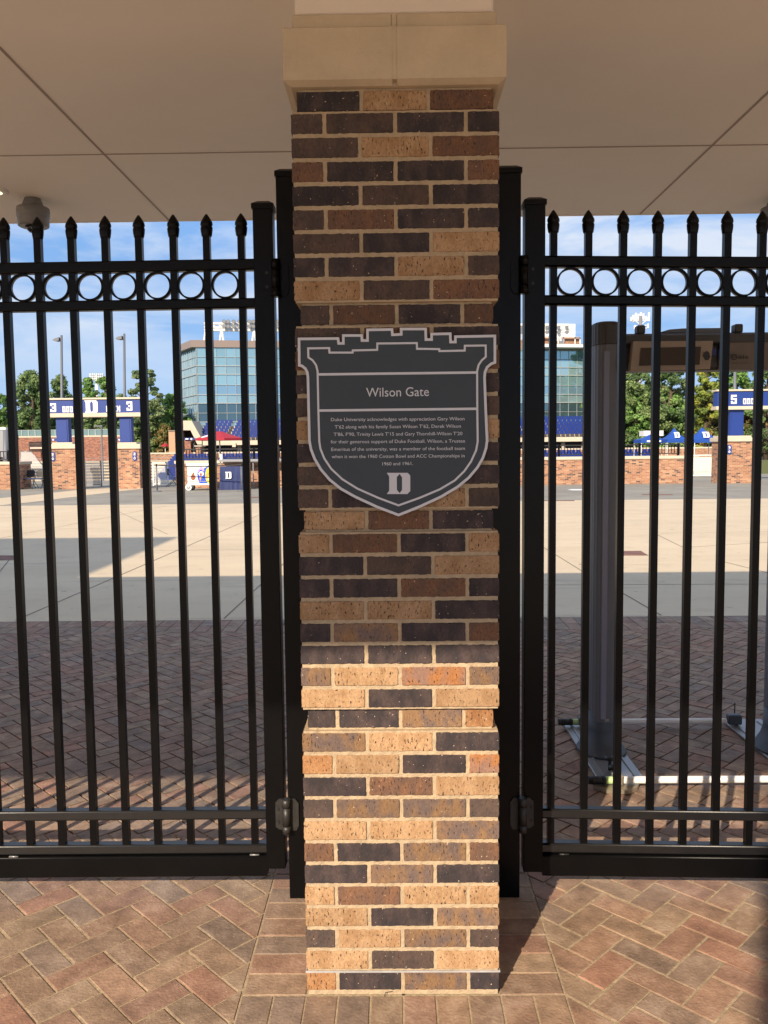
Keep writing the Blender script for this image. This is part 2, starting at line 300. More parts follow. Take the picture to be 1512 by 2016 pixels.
    def build(s, name, mt, parent=None, label=None):
        off = Vector((0, 0, 0))
        if parent: off = root_of(parent).location
        me = bpy.data.meshes.new(name); me.from_pydata([(v[0]-off.x, v[1]-off.y, v[2]-off.z) for v in s.v], [], s.f)
        me.materials.append(mt); me.polygons.foreach_set('use_smooth', s.sm)
        for nm, cc in (('c1', s.c1), ('c2', s.c2)):
            if nm == 'c2' and mt is not X['brick']: continue
            at_ = me.color_attributes.new(nm, 'FLOAT_COLOR', 'CORNER'); buf = []
            for p, c in zip(s.f, cc): buf += [c[0], c[1], c[2], 1.0]*len(p)
            at_.data.foreach_set('color', buf)
        me.update()
        o = bpy.data.objects.new(name, me); COL.objects.link(o)
        if parent: o.parent = parent
        if label: o['label'] = label
        return o
def tag(o, label, cat, group=None):
    o['label'] = label; o['category'] = cat
    if group: o['group'] = group
    return o
def thing(name, label, cat, loc=(0, 0, 0), group=None):
    o = bpy.data.objects.new(name, None); COL.objects.link(o); o.location = loc; o.empty_display_size = .2
    return tag(o, label, cat, group)
def struct(name, mb, mt):
    o = mb.build(name, mt); o['kind'] = 'structure'; return o
def copy_tree(o, parent=None):
    c = o.copy(); COL.objects.link(c); c.parent = parent
    for ch in [k for k in o.children]: copy_tree(ch, c)
    return c
def mk(fn, name, mt, parent=None, label=None):
    b = MB(); fn(b); return b.build(name, mt, parent, label)
def bx(name, mt, parent, *a, ch=0, label=None):
    b = MB(); b.box(*a, ch=ch); return b.build(name, mt, parent, label)
def pbox(b, x0, y0, x1, y1, Y, dep, ch=0):
    """box whose front face (at depth Y) spans the photo rectangle"""
    p, q = at(x0, y0, Y), at(x1, y1, Y); b.box(p.x, Y, q.z, q.x, Y+dep, p.z, ch=ch); return b

# ------------------------------------------------------------------ GROUND
g = MB()
BX, B0, B1, ZG = 70, 47, 90.7, -.05
for x0, y0, x1, y1 in ((-1500, -400, 1500, B0), (-1500, B0, -BX, B1), (BX, B0, 1500, B1), (-1500, B1, 1500, 2600)):
    g.quad((x0, y0, ZG), (x1, y0, ZG), (x1, y1, ZG), (x0, y1, ZG))
g.quad((-BX, B0, ZG), (-BX, B0, -7), (BX, B0, -7), (BX, B0, ZG)); g.quad((-BX, B1, ZG), (BX, B1, ZG), (BX, B1, -7), (-BX, B1, -7))
g.quad((-BX, B0, ZG), (-BX, B1, ZG), (-BX, B1, -7), (-BX, B0, -7)); g.quad((BX, B0, ZG), (BX, B0, -7), (BX, B1, -7), (BX, B1, ZG))
struct('ground', g, X['far'])
f = MB(); f.quad((-BX, B0, -6.99), (BX, B0, -6.99), (BX, B1, -6.99), (-BX, B1, -6.99)); struct('playing_field', f, X['grass'])
g = MB(); g.quad((-60, 5.745, 0), (60, 5.745, 0), (60, 24.0, 0), (-60, 24.0, 0)); g.quad((-60, -60, 0), (60, -60, 0), (60, -4.6, 0), (-60, -4.6, 0))
g.quad((-60, -4.6, 0), (-8.2, -4.6, 0), (-8.2, 5.745, 0), (-60, 5.745, 0)); g.quad((8.2, -4.6, 0), (60, -4.6, 0), (60, 5.745, 0), (8.2, 5.745, 0))
struct('plaza', g, X['conc'])
g = MB(); g.quad((-60, 24.0, -.003), (60, 24.0, -.003), (60, 46.9, -.003), (-60, 46.9, -.003)); struct('road', g, X['asph'])
# pale concrete band crossing the asphalt
g = MB()
g.prism([gd(-60, 987, .001), gd(-60, 1001, .001), gd(60, 989, .001), gd(150, 978, .001), gd(230, 968, .001), gd(290, 961.5, .001), gd(262, 959.5, .001), gd(160, 964, .001), gd(60, 975, .001)], (0, 0, .003))
struct('concrete_band', g, X['conc'])
# saw-cut joints in the plaza
g = MB()
def strip(a, b, w=.014, z=.0035):
    a, b = Vector((a.x, a.y, z)), Vector((b.x, b.y, z)); d = (b-a).normalized(); n_ = Vector((-d.y, d.x, 0))*w/2
    g.quad(a-n_, b-n_, b+n_, a+n_)
for p, q in (((0, 1060), (328, 996)), ((30, 1222), (600, 975)), ((441, 1218), (560, 1108)), ((1095, 1093), (1145, 1124)), ((1095, 1093), (1040, 1060)), ((1226, 1168), (1302, 1212)), ((1140, 1112), (1160, 1106)),
             ((230, 1006), (330, 1052)), ((1290, 1051), (1345, 1078)), ((1345, 1078), (1512, 1068)), ((1300, 1050), (1512, 1047)), ((1040, 1152), (1512, 1150)), ((-80, 1225), (20, 1100)), ((1420, 1105), (1512, 1128)), ((560, 1108), (700, 1016))):
    strip(gd(*p), gd(*q))
for x in (-24, -16, 14, 22, 30, -32): strip(Vector((x, 5.8, 0)), Vector((x+3, 23.9, 0)))
struct('plaza_joints', g, X['joint'])
g = MB(); g.tone((1, 1, 1))
def inset(name_pts):
    g.prism([gd(*p, .001) for p in name_pts], (0, 0, .004))
inset([(1205, 1085), (1262, 1085), (1277, 1094), (1212, 1094)]); inset([(-60, 1093), (30, 1094), (26, 1103), (-70, 1104)])
inset([(478, 978.5), (545, 978), (548, 980), (478, 980.5)]); inset([(1265, 973), (1322, 973), (1326, 974.6), (1262, 974.6)]); inset([(1070, 985), (1130, 985), (1132, 986.6), (1066, 986.6)])
struct('inset_paving', g, X['insb'])
g = MB(); g.prism([gd(*p, .001) for p in ((1117, 964.2), (1125, 963), (1147, 963), (1147, 965.2), (1128, 965.4))], (0, 0, .003)); struct('road_marking', g, X['bwhite'])

# brick paving: sand bed and individual clay pavers
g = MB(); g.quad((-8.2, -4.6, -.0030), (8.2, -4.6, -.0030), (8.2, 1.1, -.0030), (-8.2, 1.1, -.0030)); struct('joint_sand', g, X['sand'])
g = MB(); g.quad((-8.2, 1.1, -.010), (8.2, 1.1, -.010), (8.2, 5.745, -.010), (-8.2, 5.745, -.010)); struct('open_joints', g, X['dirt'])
def clip(poly, nx, ny, d):
    o = []
    for i in range(len(poly)):
        a, b = poly[i], poly[(i+1) % len(poly)]; da = a[0]*nx+a[1]*ny-d; db = b[0]*nx+b[1]*ny-d
        if da >= 0: o.append(a)
        if da*db < 0: t = da/(da-db); o.append((a[0]+(b[0]-a[0])*t, a[1]+(b[1]-a[1])*t))
    return o
def area(p): return abs(sum(p[i][0]*p[(i+1) % len(p)][1]-p[(i+1) % len(p)][0]*p[i][1] for i in range(len(p))))/2
PC = [(.28, .165, .115), (.29, .16, .112), (.27, .175, .118), (.26, .165, .115), (.30, .195, .13), (.25, .165, .12), (.235, .165, .125), (.28, .195, .135), (.31, .155, .108), (.215, .155, .125), (.29, .20, .135), (.31, .185, .125), (.27, .15, .11)]
pv = MB()
def paver(poly):
    if len(poly) < 3 or area(poly) < .0006: return
    cx = sum(p[0] for p in poly)/len(poly); cy = sum(p[1] for p in poly)/len(poly)
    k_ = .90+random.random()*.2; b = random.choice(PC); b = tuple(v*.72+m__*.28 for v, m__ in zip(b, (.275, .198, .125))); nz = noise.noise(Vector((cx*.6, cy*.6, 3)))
    far = .84 if cy > 1.4 else 1  # pavers behind the gate get the roof's shade tinted into their colour
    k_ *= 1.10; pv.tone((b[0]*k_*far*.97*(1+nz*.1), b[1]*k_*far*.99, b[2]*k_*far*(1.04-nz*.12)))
    if sum(poly[i][0]*poly[(i+1) % len(poly)][1]-poly[(i+1) % len(poly)][0]*poly[i][1] for i in range(len(poly))) < 0: poly = poly[::-1]
    z = random.uniform(-.0009, .0012); tx, ty = random.uniform(-.009, .009), random.uniform(-.009, .009); n = len(poly)
    def sh(q, dd):   # inset towards the centroid by about dd
        r = hypot(q[0]-cx, q[1]-cy); s_ = max(0, 1-dd*1.5/max(r, .01)); return (cx+(q[0]-cx)*s_, cy+(q[1]-cy)*s_)
    t = [sh(q, .0022) for q in poly]; k0 = pv.add([(q[0], q[1], -.02) for q in poly]); k1 = pv.add([(q[0], q[1], z-.0013) for q in poly])
    k2 = pv.add([(q[0], q[1], z+(q[0]-cx)*tx+(q[1]-cy)*ty) for q in t])
    for i in range(n):
        j = (i+1) % n; pv.face([k0+i, k0+j, k1+j, k1+i]); pv.face([k1+i, k1+j, k2+j, k2+i])
    pv.face([k2+i for i in range(n)])
w = .1016; c45 = sqrt(.5); J = .0034
ox, oy = -.878 + w*c45, -.055 - w*c45          # lattice origin
YB = 5.19
def uv(a, b): return (ox+(a*c45-b*c45)*w, oy+(a*c45+b*c45)*w)
STR = .508; YF, YK = -.215, 1.235
for i in range(-150, 150):
    for j in range(-150, 150):
        r_ = (i-j) % 4
        if r_ == 0: L_, H_ = 2, 1
        elif r_ == 3: L_, H_ = 1, 2
        else: continue
        e = J/w+random.uniform(0, .012); cxy = uv(i+.5, j+.5)
        if not (-8.3 < cxy[0] < 8.3 and -4.7 < cxy[1] < YB+.2): continue
        jx, jy = random.uniform(-.012, .012), random.uniform(-.012, .012)
        P = [uv(i+e+jx, j+e+jy), uv(i+L_-e+jx, j+e+jy), uv(i+L_-e+jx, j+H_-e+jy), uv(i+e+jx, j+H_-e+jy)]
        P = clip(P, 0, -1, -(YB-.004)); P = clip(P, 0, 1, -4.6); P = clip(P, 1, 0, -8.2); P = clip(P, -1, 0, -8.2)
        if len(P) < 3: continue
        xs = [q[0] for q in P]; ys = [q[1] for q in P]
        if min(xs) < STR and max(xs) > -STR and max(ys) > YF and min(ys) < YK:
            paver(clip(P, -1, 0, STR)); paver(clip(P, 1, 0, STR)); M_ = clip(clip(P, 1, 0, -STR), -1, 0, -STR)
            if len(M_) > 2: paver(clip(M_, 0, -1, -YF)); paver(clip(M_, 0, 1, YK))
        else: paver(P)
def rectp(x0, y0, x1, y1):
    e = .003; jx = random.uniform(-.0015, .0015); paver([(x0+e+jx, y0+e), (x1-e+jx, y0+e), (x1-e+jx, y1-e), (x0+e+jx, y1-e)])
yy = 0.0
k = 0
while yy < 1.02:
    for sg in (-1, 1): rectp(*( (-.504, yy, -.302, yy+.1056) if sg < 0 else (.302, yy, .504, yy+.1056)))
    yy += .1056
for i in range(10):
    rectp(-.504+i*.1008, -.209, -.504+(i+1)*.1008, -.002); rectp(-.504+i*.1008, 1.058+.0, -.504+(i+1)*.1008, 1.23)
xx = -8.2
while xx < 8.1:
    rectp(xx, YB, xx+.136, YB+.275); rectp(xx, YB+.278, xx+.136, 5.742); xx += .1365
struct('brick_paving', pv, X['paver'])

# ------------------------------------------------------------------ THE PILLAR
CO = 0.0677; ZB = .03
C_ = {'K': ((.040, .032, .034), (.075, .053, .050)), 'D': ((.100, .067, .054), (.068, .050, .044)), 'B': ((.18, .092, .052), (.13, .075, .052)), 'O': ((.38, .20, .09), (.31, .145, .06)),
      'T': ((.42, .265, .145), (.34, .20, .10)), 'M': ((.150, .105, .088), (.24, .140, .072)), 'R': ((.36, .155, .055), (.26, .15, .11))}
ROWS = ['KTB', 'DDKK', 'DTB', 'BKKB', 'KDK', 'DBKK', 'DKT', 'KKTD', 'TDB', 'DBKB', 'DBK', 'BTKB', 'KBK', 'DKTD', 'TKT', 'KMDK', 'DTK', 'DKTD', 'TBK', 'TBKT', 'KDT', 'KKBK', 'TTK', 'KMKB', 'KKK',
        'MTRM', 'TKT', 'KKMO', 'MTK', 'OTKR', 'KBT', 'DMMD', 'TTM', 'BKMB', 'KMK', 'TBTT', 'TKM', 'DTMD', 'TDT', 'OKMK']
PD = 1.0
def rag(b, u0, z0, u1, z1, f3, dep, tone):
    """one brick: ragged outline in the face plane, f3(u, z, d) gives the 3-D point"""
    (a1, a2) = C_[tone]; k_ = .88+random.random()*.24; b.tone(tuple(v*k_ for v in a1), tuple(v*k_ for v in a2))
    pts = []; st = .0075; sd_ = random.random()*99
    def jit(t, s_): return noise.noise(Vector((t*150, sd_, s_)))*.0019+noise.noise(Vector((t*480, sd_, s_+5)))*.0013
    nu = max(2, int((u1-u0)/st)); nz_ = max(2, int((z1-z0)/st)); r = .002
    for i in range(nu+1): t = u0+r+(u1-u0-2*r)*i/nu; pts.append((t, z0+jit(t, 1)))
    for i in range(nz_+1): t = z0+r+(z1-z0-2*r)*i/nz_; pts.append((u1+jit(t, 2)*.8, t))
    for i in range(nu+1): t = u1-r-(u1-u0-2*r)*i/nu; pts.append((t, z1+jit(t, 3)))
    for i in range(nz_+1): t = z1-r-(z1-z0-2*r)*i/nz_; pts.append((u0+jit(t, 4)*.8, t))
    uc, zc = (u0+u1)/2, (z0+z1)/2; n = len(pts)
    dq = random.uniform(-.0006, .0014); k0 = b.add([f3(p[0], p[1], dep) for p in pts]); k1 = b.add([f3(p[0], p[1], .0016+dq) for p in pts])
    k2 = b.add([f3(p[0]+(uc-p[0])*min(1, .0018/(abs(uc-p[0])+1e-5)), p[1]+(zc-p[1])*min(1, .0018/(abs(zc-p[1])+1e-5)), dq) for p in pts])
    for i in range(n):
        j = (i+1) % n; b.face([k0+i, k0+j, k1+j, k1+i]); b.face([k1+i, k1+j, k2+j, k2+i], True)
    b.face([k2+i for i in range(n)])
def ctop(r):
    return ZB+(40-r)*CO if r <= 28 else ZB+12*CO-(r-28)*.0695
def brickwork(b, mo, X0, Y0, rows=ROWS):
    """square-cornered pier with its front face centred on (X0, Y0)"""
    for r, row in enumerate(rows + ['XXX']):
        last = row == 'XXX'
        if last: continue
        top, bot = ctop(r), (ctop(r+1) if r < 39 else 0.0)
        z1, z0 = top-.0063, (bot+.0063 if r < 39 else .016)
        rec = .016 if r in (0, 9, 18, 27) else 0.0
        hw = .3-rec; y0, y1 = Y0+rec, Y0+PD-rec
        odd = len(row) == 3
        J_ = .0118
        def cuts(a, b_, odd_):
            if odd_: n_ = round((b_-a)/.2032); l = (b_-a+J_)/n_; return [(a+i*l, a+i*l+l-J_) for i in range(n_)]
            n_ = round((b_-a)/.2032); l = (b_-a+J_)/n_; h = (l-J_)/2-J_/2
            return [(a, a+h)]+[(a+h+J_+i*l, a+h+J_+i*l+l-J_) for i in range(n_-1)]+[(b_-h, b_)]
        tn = row
        for (u0, u1), t in zip(cuts(-hw, hw, odd), tn):
            rag(b, u0, z0, u1, z1, lambda u, z, d: (X0+u, y0+d, z), .085, t)
        for (u0, u1) in cuts(-hw, hw, not odd):
            rag(b, u0, z0, u1, z1, lambda u, z, d: (X0-u, y1-d, z), .085, random.choice('KKTTBDMO'))
        for sg in (-1, 1):
            for (u0, u1) in cuts(y0+(.0952), y1-.0952, odd):
                if sg > 0: rag(b, u0, z0, u1, z1, lambda u, z, d: (X0+hw-d, u, z), .085, random.choice('KKTTBDMO'))
                else: rag(b, -u1, z0, -u0, z1, lambda u, z, d: (X0-hw+d, -u, z), .085, random.choice('KKTTBDMO'))
        # mortar bed of this course, its face uneven like hand-struck joints
        e = .0040+rec; zz0 = bot; zz1 = top
        nx = 200
        def ring(z): 
            P = []
            for k in range(nx+1): u = -.3+e+(.6-2*e)*k/nx; P.append((X0+u, Y0+e+noise.noise(Vector((u*60, z*60+.3, 0)))*.0022+noise.noise(Vector((u*230, z*300+.3, 7)))*.0010, z))
            P += [(X0+.3-e, Y0+PD-e, z), (X0-.3+e, Y0+PD-e, z)]; return P
        lv = [zz0, zz0+.0031, (zz0+.0063), zz0+.018, zz0+.030, zz0+.042, zz1-.0063, zz1-.0031, zz1]
        ks = [mo.add(ring(z)) for z in lv]; n = nx+3
        for a, c in zip(ks, ks[1:]):
            for i in range(n): mo.face([a+i, a+(i+1) % n, c+(i+1) % n, c+i])
        mo.face([ks[-1]+i for i in range(n)]); mo.face([ks[0]+i for i in range(n)][::-1])
def pillar(X0, root, rows=ROWS):
    b, mo = MB(), MB(); brickwork(b, mo, X0, 0, rows)
    b.build('brickwork', X['brick'], root); mo.build('mortar', X['mortar'], root)
    c = MB(); ZT = ZB+40*CO
    # cap stones: two blocks with a mortar joint between them
    for a0, a1 in ((-.318, -.0065), (.0065, .318)):
        x0, x1 = X0+a0, X0+a1
        for y0, y1 in ((-.018, PD+.018),):
            lo = [(x0 if a0 > -.1 else x0+.020, y0+.020), (x1 if a1 < .1 else x1-.020, y0+.020), (x1 if a1 < .1 else x1-.020, y1-.02), (x0 if a0 > -.1 else x0+.020, y1-.02)]
            hi = [(x0, y0), (x1, y0), (x1, y1), (x0, y1)]
            ks = [c.add([(p[0], p[1], z) for p in q]) for q, z in ((lo, ZT+.001), (hi, ZT+.012), (hi, 2.892), ([(x0 if a0 > -.1 else x0+.004, y0+.004), (x1 if a1 < .1 else x1-.004, y0+.004), (x1 if a1 < .1 else x1-.004, y1-.004), (x0 if a0 > -.1 else x0+.004, y1-.004)], 2.896))]
            for p, q in zip(ks, ks[1:]):
                for i in range(4): c.face([p+i, p+(i+1) % 4, q+(i+1) % 4, q+i])
            c.face([ks[0]+i for i in range(4)][::-1]); c.face([ks[-1]+i for i in range(4)])
        c.box(X0+(a0 if a0 > 0 else -.293), .004, 2.896, X0+(a1 if a1 < 0 else .293), PD-.004, 2.941, ch=.004)
    c.build('cap_stone', X['stone'], root)
    mk(lambda q: (q.box(X0-.0063, -.0165, ZT+.012, X0+.0063, PD+.01, 2.894), q.box(X0-.0064, .006, ZT+.0008, X0+.0064, PD-.006, ZT+.0119), q.box(X0-.0063, .0055, 2.8965, X0+.0063, PD-.006, 2.939),), 'cap_joint', X['stone'], root)
    bx('column_shaft', X['stucco'], root, X0-.285, .012, 2.9415, X0+.285, PD-.012, 3.199, ch=.006)
P1 = thing('brick_pillar', 'mottled brick pillar under a stone cap, between the two gates and carrying the shield plaque', 'pillar')
pillar(0, P1)
b = MB(); zb = .0775
b.box(-.3025, -.0028, zb-.003, .3025, .0, zb+.003); b.box(-.3025, .0002, zb-.003, -.3, PD, zb+.003); b.box(.3, .0002, zb-.003, .3025, PD, zb+.003)
b.build('metal_band', X['band'], P1)
# small wire left sticking out of the bottom joint
mk(lambda b: (b.tube(at(756, 1966, -.006), at(759, 1954, -.008), .0012, 6), b.tube(at(759, 1954, -.008), at(771, 1952, -.006), .0012, 6)), 'bent_wire', X['hinge'], P1)

# ------------------------------------------------------------------ SHIELD PLAQUE
PQ = thing('shield_plaque', 'dark slate shield-shaped plaque with castle-like top and silver lettering on the brick pillar', 'plaque', (0, -.02, 1.8))
YP = -.0135
def z3(x, y, Y=YP): return at(560+x*.2976, 600+y*.2976, Y)
OUT = [(88, 218), (362, 215), (366, 247), (381, 247), (381, 195), (519, 195), (521, 228), (541, 228), (541, 158), (719, 155), (722, 190), (764, 188), (764, 152), (942, 152), (944, 222), (965, 222), (965, 186), (1105, 183),
       (1107, 238), (1122, 238), (1122, 203), (1400, 198), (1401, 388), (1372, 398), (1348, 418), (1335, 447), (1332, 480), (1340, 700), (1349, 900), (1342, 950), (1320, 1018), (1284, 1080), (1225, 1150), (1150, 1212), (1040, 1277), (900, 1342), (755, 1400),
       (610, 1345), (465, 1278), (370, 1225), (295, 1165), (235, 1095), (192, 1022), (168, 960), (157, 900), (152, 700), (147, 480), (143, 450), (132, 428), (112, 412), (90, 408)]
INN = [(150, 282), (302, 280), (304, 310), (445, 310), (446, 296), (607, 292), (608, 250), (882, 247), (883, 285), (1030, 287), (1031, 300), (1186, 297), (1187, 265), (1338, 263), (1338, 348), (1310, 372), (1290, 402), (1281, 440), (1282, 700), (1285, 905), (1274, 965), (1240, 1040),
       (1195, 1105), (1130, 1168), (1030, 1227), (900, 1282), (755, 1334), (620, 1284), (480, 1222), (380, 1160), (305, 1090), (258, 1020), (232, 955), (224, 905), (218, 700), (213, 440), (203, 402), (182, 372), (152, 352)]
mk(lambda b: b.prism([z3(*p) for p in OUT], (0, .007, 0)), 'plate', X['plate'], PQ)
def stroke(b, pts, wdt, Y, closed=True, th=.0009, inside=True):
    """mitred ribbon following a closed outline, inside it"""
    n = len(pts); q = []
    A = sum(pts[i][0]*pts[(i+1) % n][1]-pts[(i+1) % n][0]*pts[i][1] for i in range(n)); sg = 1 if A > 0 else -1
    for i in range(n):
        p0, p1, p2 = Vector(pts[i-1]), Vector(pts[i]), Vector(pts[(i+1) % n]); d0 = (p1-p0).normalized(); d1 = (p2-p1).normalized()
        n0 = Vector((-d0.y, d0.x))*sg; n1 = Vector((-d1.y, d1.x))*sg; mvec = (n0+n1); mvec = mvec/max(.35, mvec.length_squared)*2
        q.append(p1+mvec*wdt)
    for i in range(n):
        j = (i+1) % n; a, c, d, e = pts[i], pts[j], q[j], q[i]
        b.prism([z3(a[0], a[1], Y), z3(c[0], c[1], Y), z3(d[0], d[1], Y), z3(e[0], e[1], Y)], (0, -th, 0))
b = MB(); stroke(b, OUT, 17, YP-.0002); stroke(b, INN, 13, YP-.0002)
for (a, c) in (((222, 461), (1280, 448)), ((228, 700), (1282, 688))):
    b.prism([z3(a[0], a[1]-8), z3(c[0], c[1]-8), z3(c[0], c[1]+8), z3(a[0], a[1]+8)], (0, -.0008, 0))
b.build('silver_border', X['silver'], PQ)
def text_mesh(body, name, mt, parent, p0, p1, hgt, extr=.0004, bold=0.0, nrm=Vector((0, -1, 0))):
    """lettering from p0 (left end of baseline) to p1 (right end), capital height hgt"""
    cu = bpy.data.curves.new(name, 'FONT'); cu.body = body; cu.extrude = .02; cu.offset = bold; cu.resolution_u = 3
    o = bpy.data.objects.new(name+'_tmp', cu); COL.objects.link(o); dg = bpy.context.evaluated_depsgraph_get(); dg.update()
    me = bpy.data.meshes.new_from_object(o.evaluated_get(dg)); COL.objects.unlink(o); bpy.data.objects.remove(o)
    xs = [v.co.x for v in me.vertices]; x0, x1 = min(xs), max(xs)
    CAPH = .70
    p0, p1 = Vector(p0), Vector(p1); dr = (p1-p0); wd = dr.length; dr.normalize(); u_ = nrm.cross(dr) * -1
    if u_.z < 0: u_ = -u_
    off = root_of(parent).location
    for v in me.vertices:
        v.co = p0 + dr*((v.co.x-x0)/(x1-x0)*wd) + u_*(v.co.y/CAPH*hgt) + nrm*(extr if v.co.z > 0 else -extr) - off
    me.materials.clear(); me.materials.append(mt); me.name = name
    ob = bpy.data.objects.new(name, me); COL.objects.link(ob); ob.parent = parent; return ob
SC = (z3(1000, 500)-z3(0, 500)).length/1000
text_mesh('Wilson Gate', 'title_lettering', X['silver'], PQ, z3(541, 609, YP-.0006), z3(956, 603, YP-.0006), 60*SC)
LN = [('Duke University acknowledges with appreciation Gary Wilson', 308, 1191, 770, 764), ('T\u201962 along with his family Susan Wilson T\u201962, Derek Wilson', 333, 1167, 819, 813), ('T\u201986, F\u201990, Trinity Lewis T\u201915 and Gary Thornhill-Wilson T\u201920', 326, 1177, 868, 862),
      ('for their generous support of Duke Football. Wilson, a Trustee', 307, 1195, 917, 911), ('Emeritus of the university, was a member of the football team', 310, 1194, 967, 960), ('when it won the 1960 Cotton Bowl and ACC Championships in', 313, 1192, 1015, 1009), ('1960 and 1961.', 648, 851, 1063, 1060)]
for s_, xa, xb, ya, yb in LN:
    text_mesh(s_, 'inscription_line', X['silver'], PQ, z3(xa, ya, YP-.0005), z3(xb, yb, YP-.0005), 22*SC, .0003, .0)
DL = [(0, 0), (85, 0), (85, 7), (66, 29), (67, 113), (85, 134), (85, 140), (0, 140), (16, 118), (16, 24)]
DR = [(85, 0), (138, 0), (155, 18), (155, 121), (136, 140), (85, 140), (85, 134), (101, 113), (101, 29), (85, 7)]
def emblem(b, mapf, dv):
    """block capital D with a pointed slot"""
    for q in (DL, DR): b.prism([mapf(x/155, y/140) for x, y in q], dv)
b = MB(); emblem(b, lambda u, v: z3(677+u*155, 1112+v*140), (0, -.0009, 0)); b.build('letter_emblem', X['silver'], PQ)

# ------------------------------------------------------------------ GATEHOUSE ROOF OVERHEAD
GH = thing('gatehouse', 'wide flat pale soffit of the gatehouse roof with thin dark seams overhead', 'gatehouse roof', (0, 0, 3.2))
ZS = 3.2; YR0, YR1 = -3.31, 3.05; ZR = 3.57
b = MB(); b.box(-14, YR0, ZS, 14, YR1, ZS+.02); b.build('soffit', X['soffit'], GH)
b = MB()
for x in (-1.46, 1.60): b.box(x-.006, YR0+.02, ZS-.002, x+.006, YR1-.01, ZS-.0002)
for y in (1.83, -1.25): b.box(-13.9, y-.0035, ZS-.0030, 13.9, y+.0035, ZS-.0004)
for x in (-4.52, -7.58, 4.66, 7.72, 10.8, -10.6): b.box(x-.006, YR0+.02, ZS-.002, x+.006, YR1-.01, ZS-.0002)
b.build('soffit_seam', X['seam'], GH)
bx('drip_edge', X['soffit'], GH, -14.002, YR1+.001, ZS-.004, 14.002, YR1+.012, ZS+.05)
bx('roof', X['cream'], GH, -14, YR0, ZS+.0205, 14, YR1, ZR)
bx('raised_block', X['fbrick'], GH, -14, YR0, ZR, -9.45, YR1, 6.75)
bx('block_coping', X['cream'], GH, -14.05, YR0-.05, 6.7505, -9.40, YR1+.02, 6.85)
d0 = gd(-12, 375, ZS)
mk(lambda b: b.lathe([(.055, ZS-.012), (.075, ZS-.008), (.078, ZS-.0005)], d0.x, d0.y, 20), 'downlight_trim', X['white'], GH)
mk(lambda b: b.lathe([(.042, ZS-.0135), (.045, ZS-.0122)], d0.x, d0.y, 20), 'downlight_lamp', X['warm'], GH)
bx('shadow_pier', X['fbrick'], GH, -1.28, -5.6, 0, -.70, -5.0, 4.15)  # unseen pier added to cast the shadow of whoever holds the camera
for X0 in (-8.0, 8.0):
    bx('end_pier', X['fbrick'], GH, X0-.3, 0, .0, X0+.3, PD, 2.74); bx('end_pier_cap', X['stone'], GH, X0-.32, -.02, 2.741, X0+.32, PD+.02, 3.199)

# ------------------------------------------------------------------ GATE POSTS AND GATES
def pyrcap(b, x0, y0, x1, y1, z):
    e = .004; b.box(x0-e, y0-e, z-.024, x1+e, y1+e, z-.006)
    k = b.add([(x0-e, y0-e, z-.006), (x1+e, y0-e, z-.006), (x1+e, y1+e, z-.006), (x0-e, y1+e, z-.006), (x0+.014, y0+.014, z+.006), (x1-.014, y0+.014, z+.006), (x1-.014, y1-.014, z+.006), (x0+.014, y1-.014, z+.006)])
    for i in range(4): b.face([k+i, k+(i+1) % 4, k+4+(i+1) % 4, k+4+i])
    b.face([k+4, k+5, k+6, k+7])
YG = .556
for sg, lab in ((-1, 'tall black square post on the left side of the brick pillar, holding the left gate'), (1, 'tall black square post on the right side of the brick pillar, holding the right gate')):
    x0, x1 = sorted((sg*.306, sg*(.423 if sg < 0 else .448)))
    t = thing('gate_post', lab, 'post', ((x0+x1)/2, YG+.05, 0), 'posts fixed to the pillar')
    bx('post_shaft', X['black'], t, x0, YG, .0, x1, YG+.1, 2.67, ch=.002)
    mk(lambda b: pyrcap(b, x0, YG, x1, YG+.1, 2.693), 'post_cap', X['black'], t)
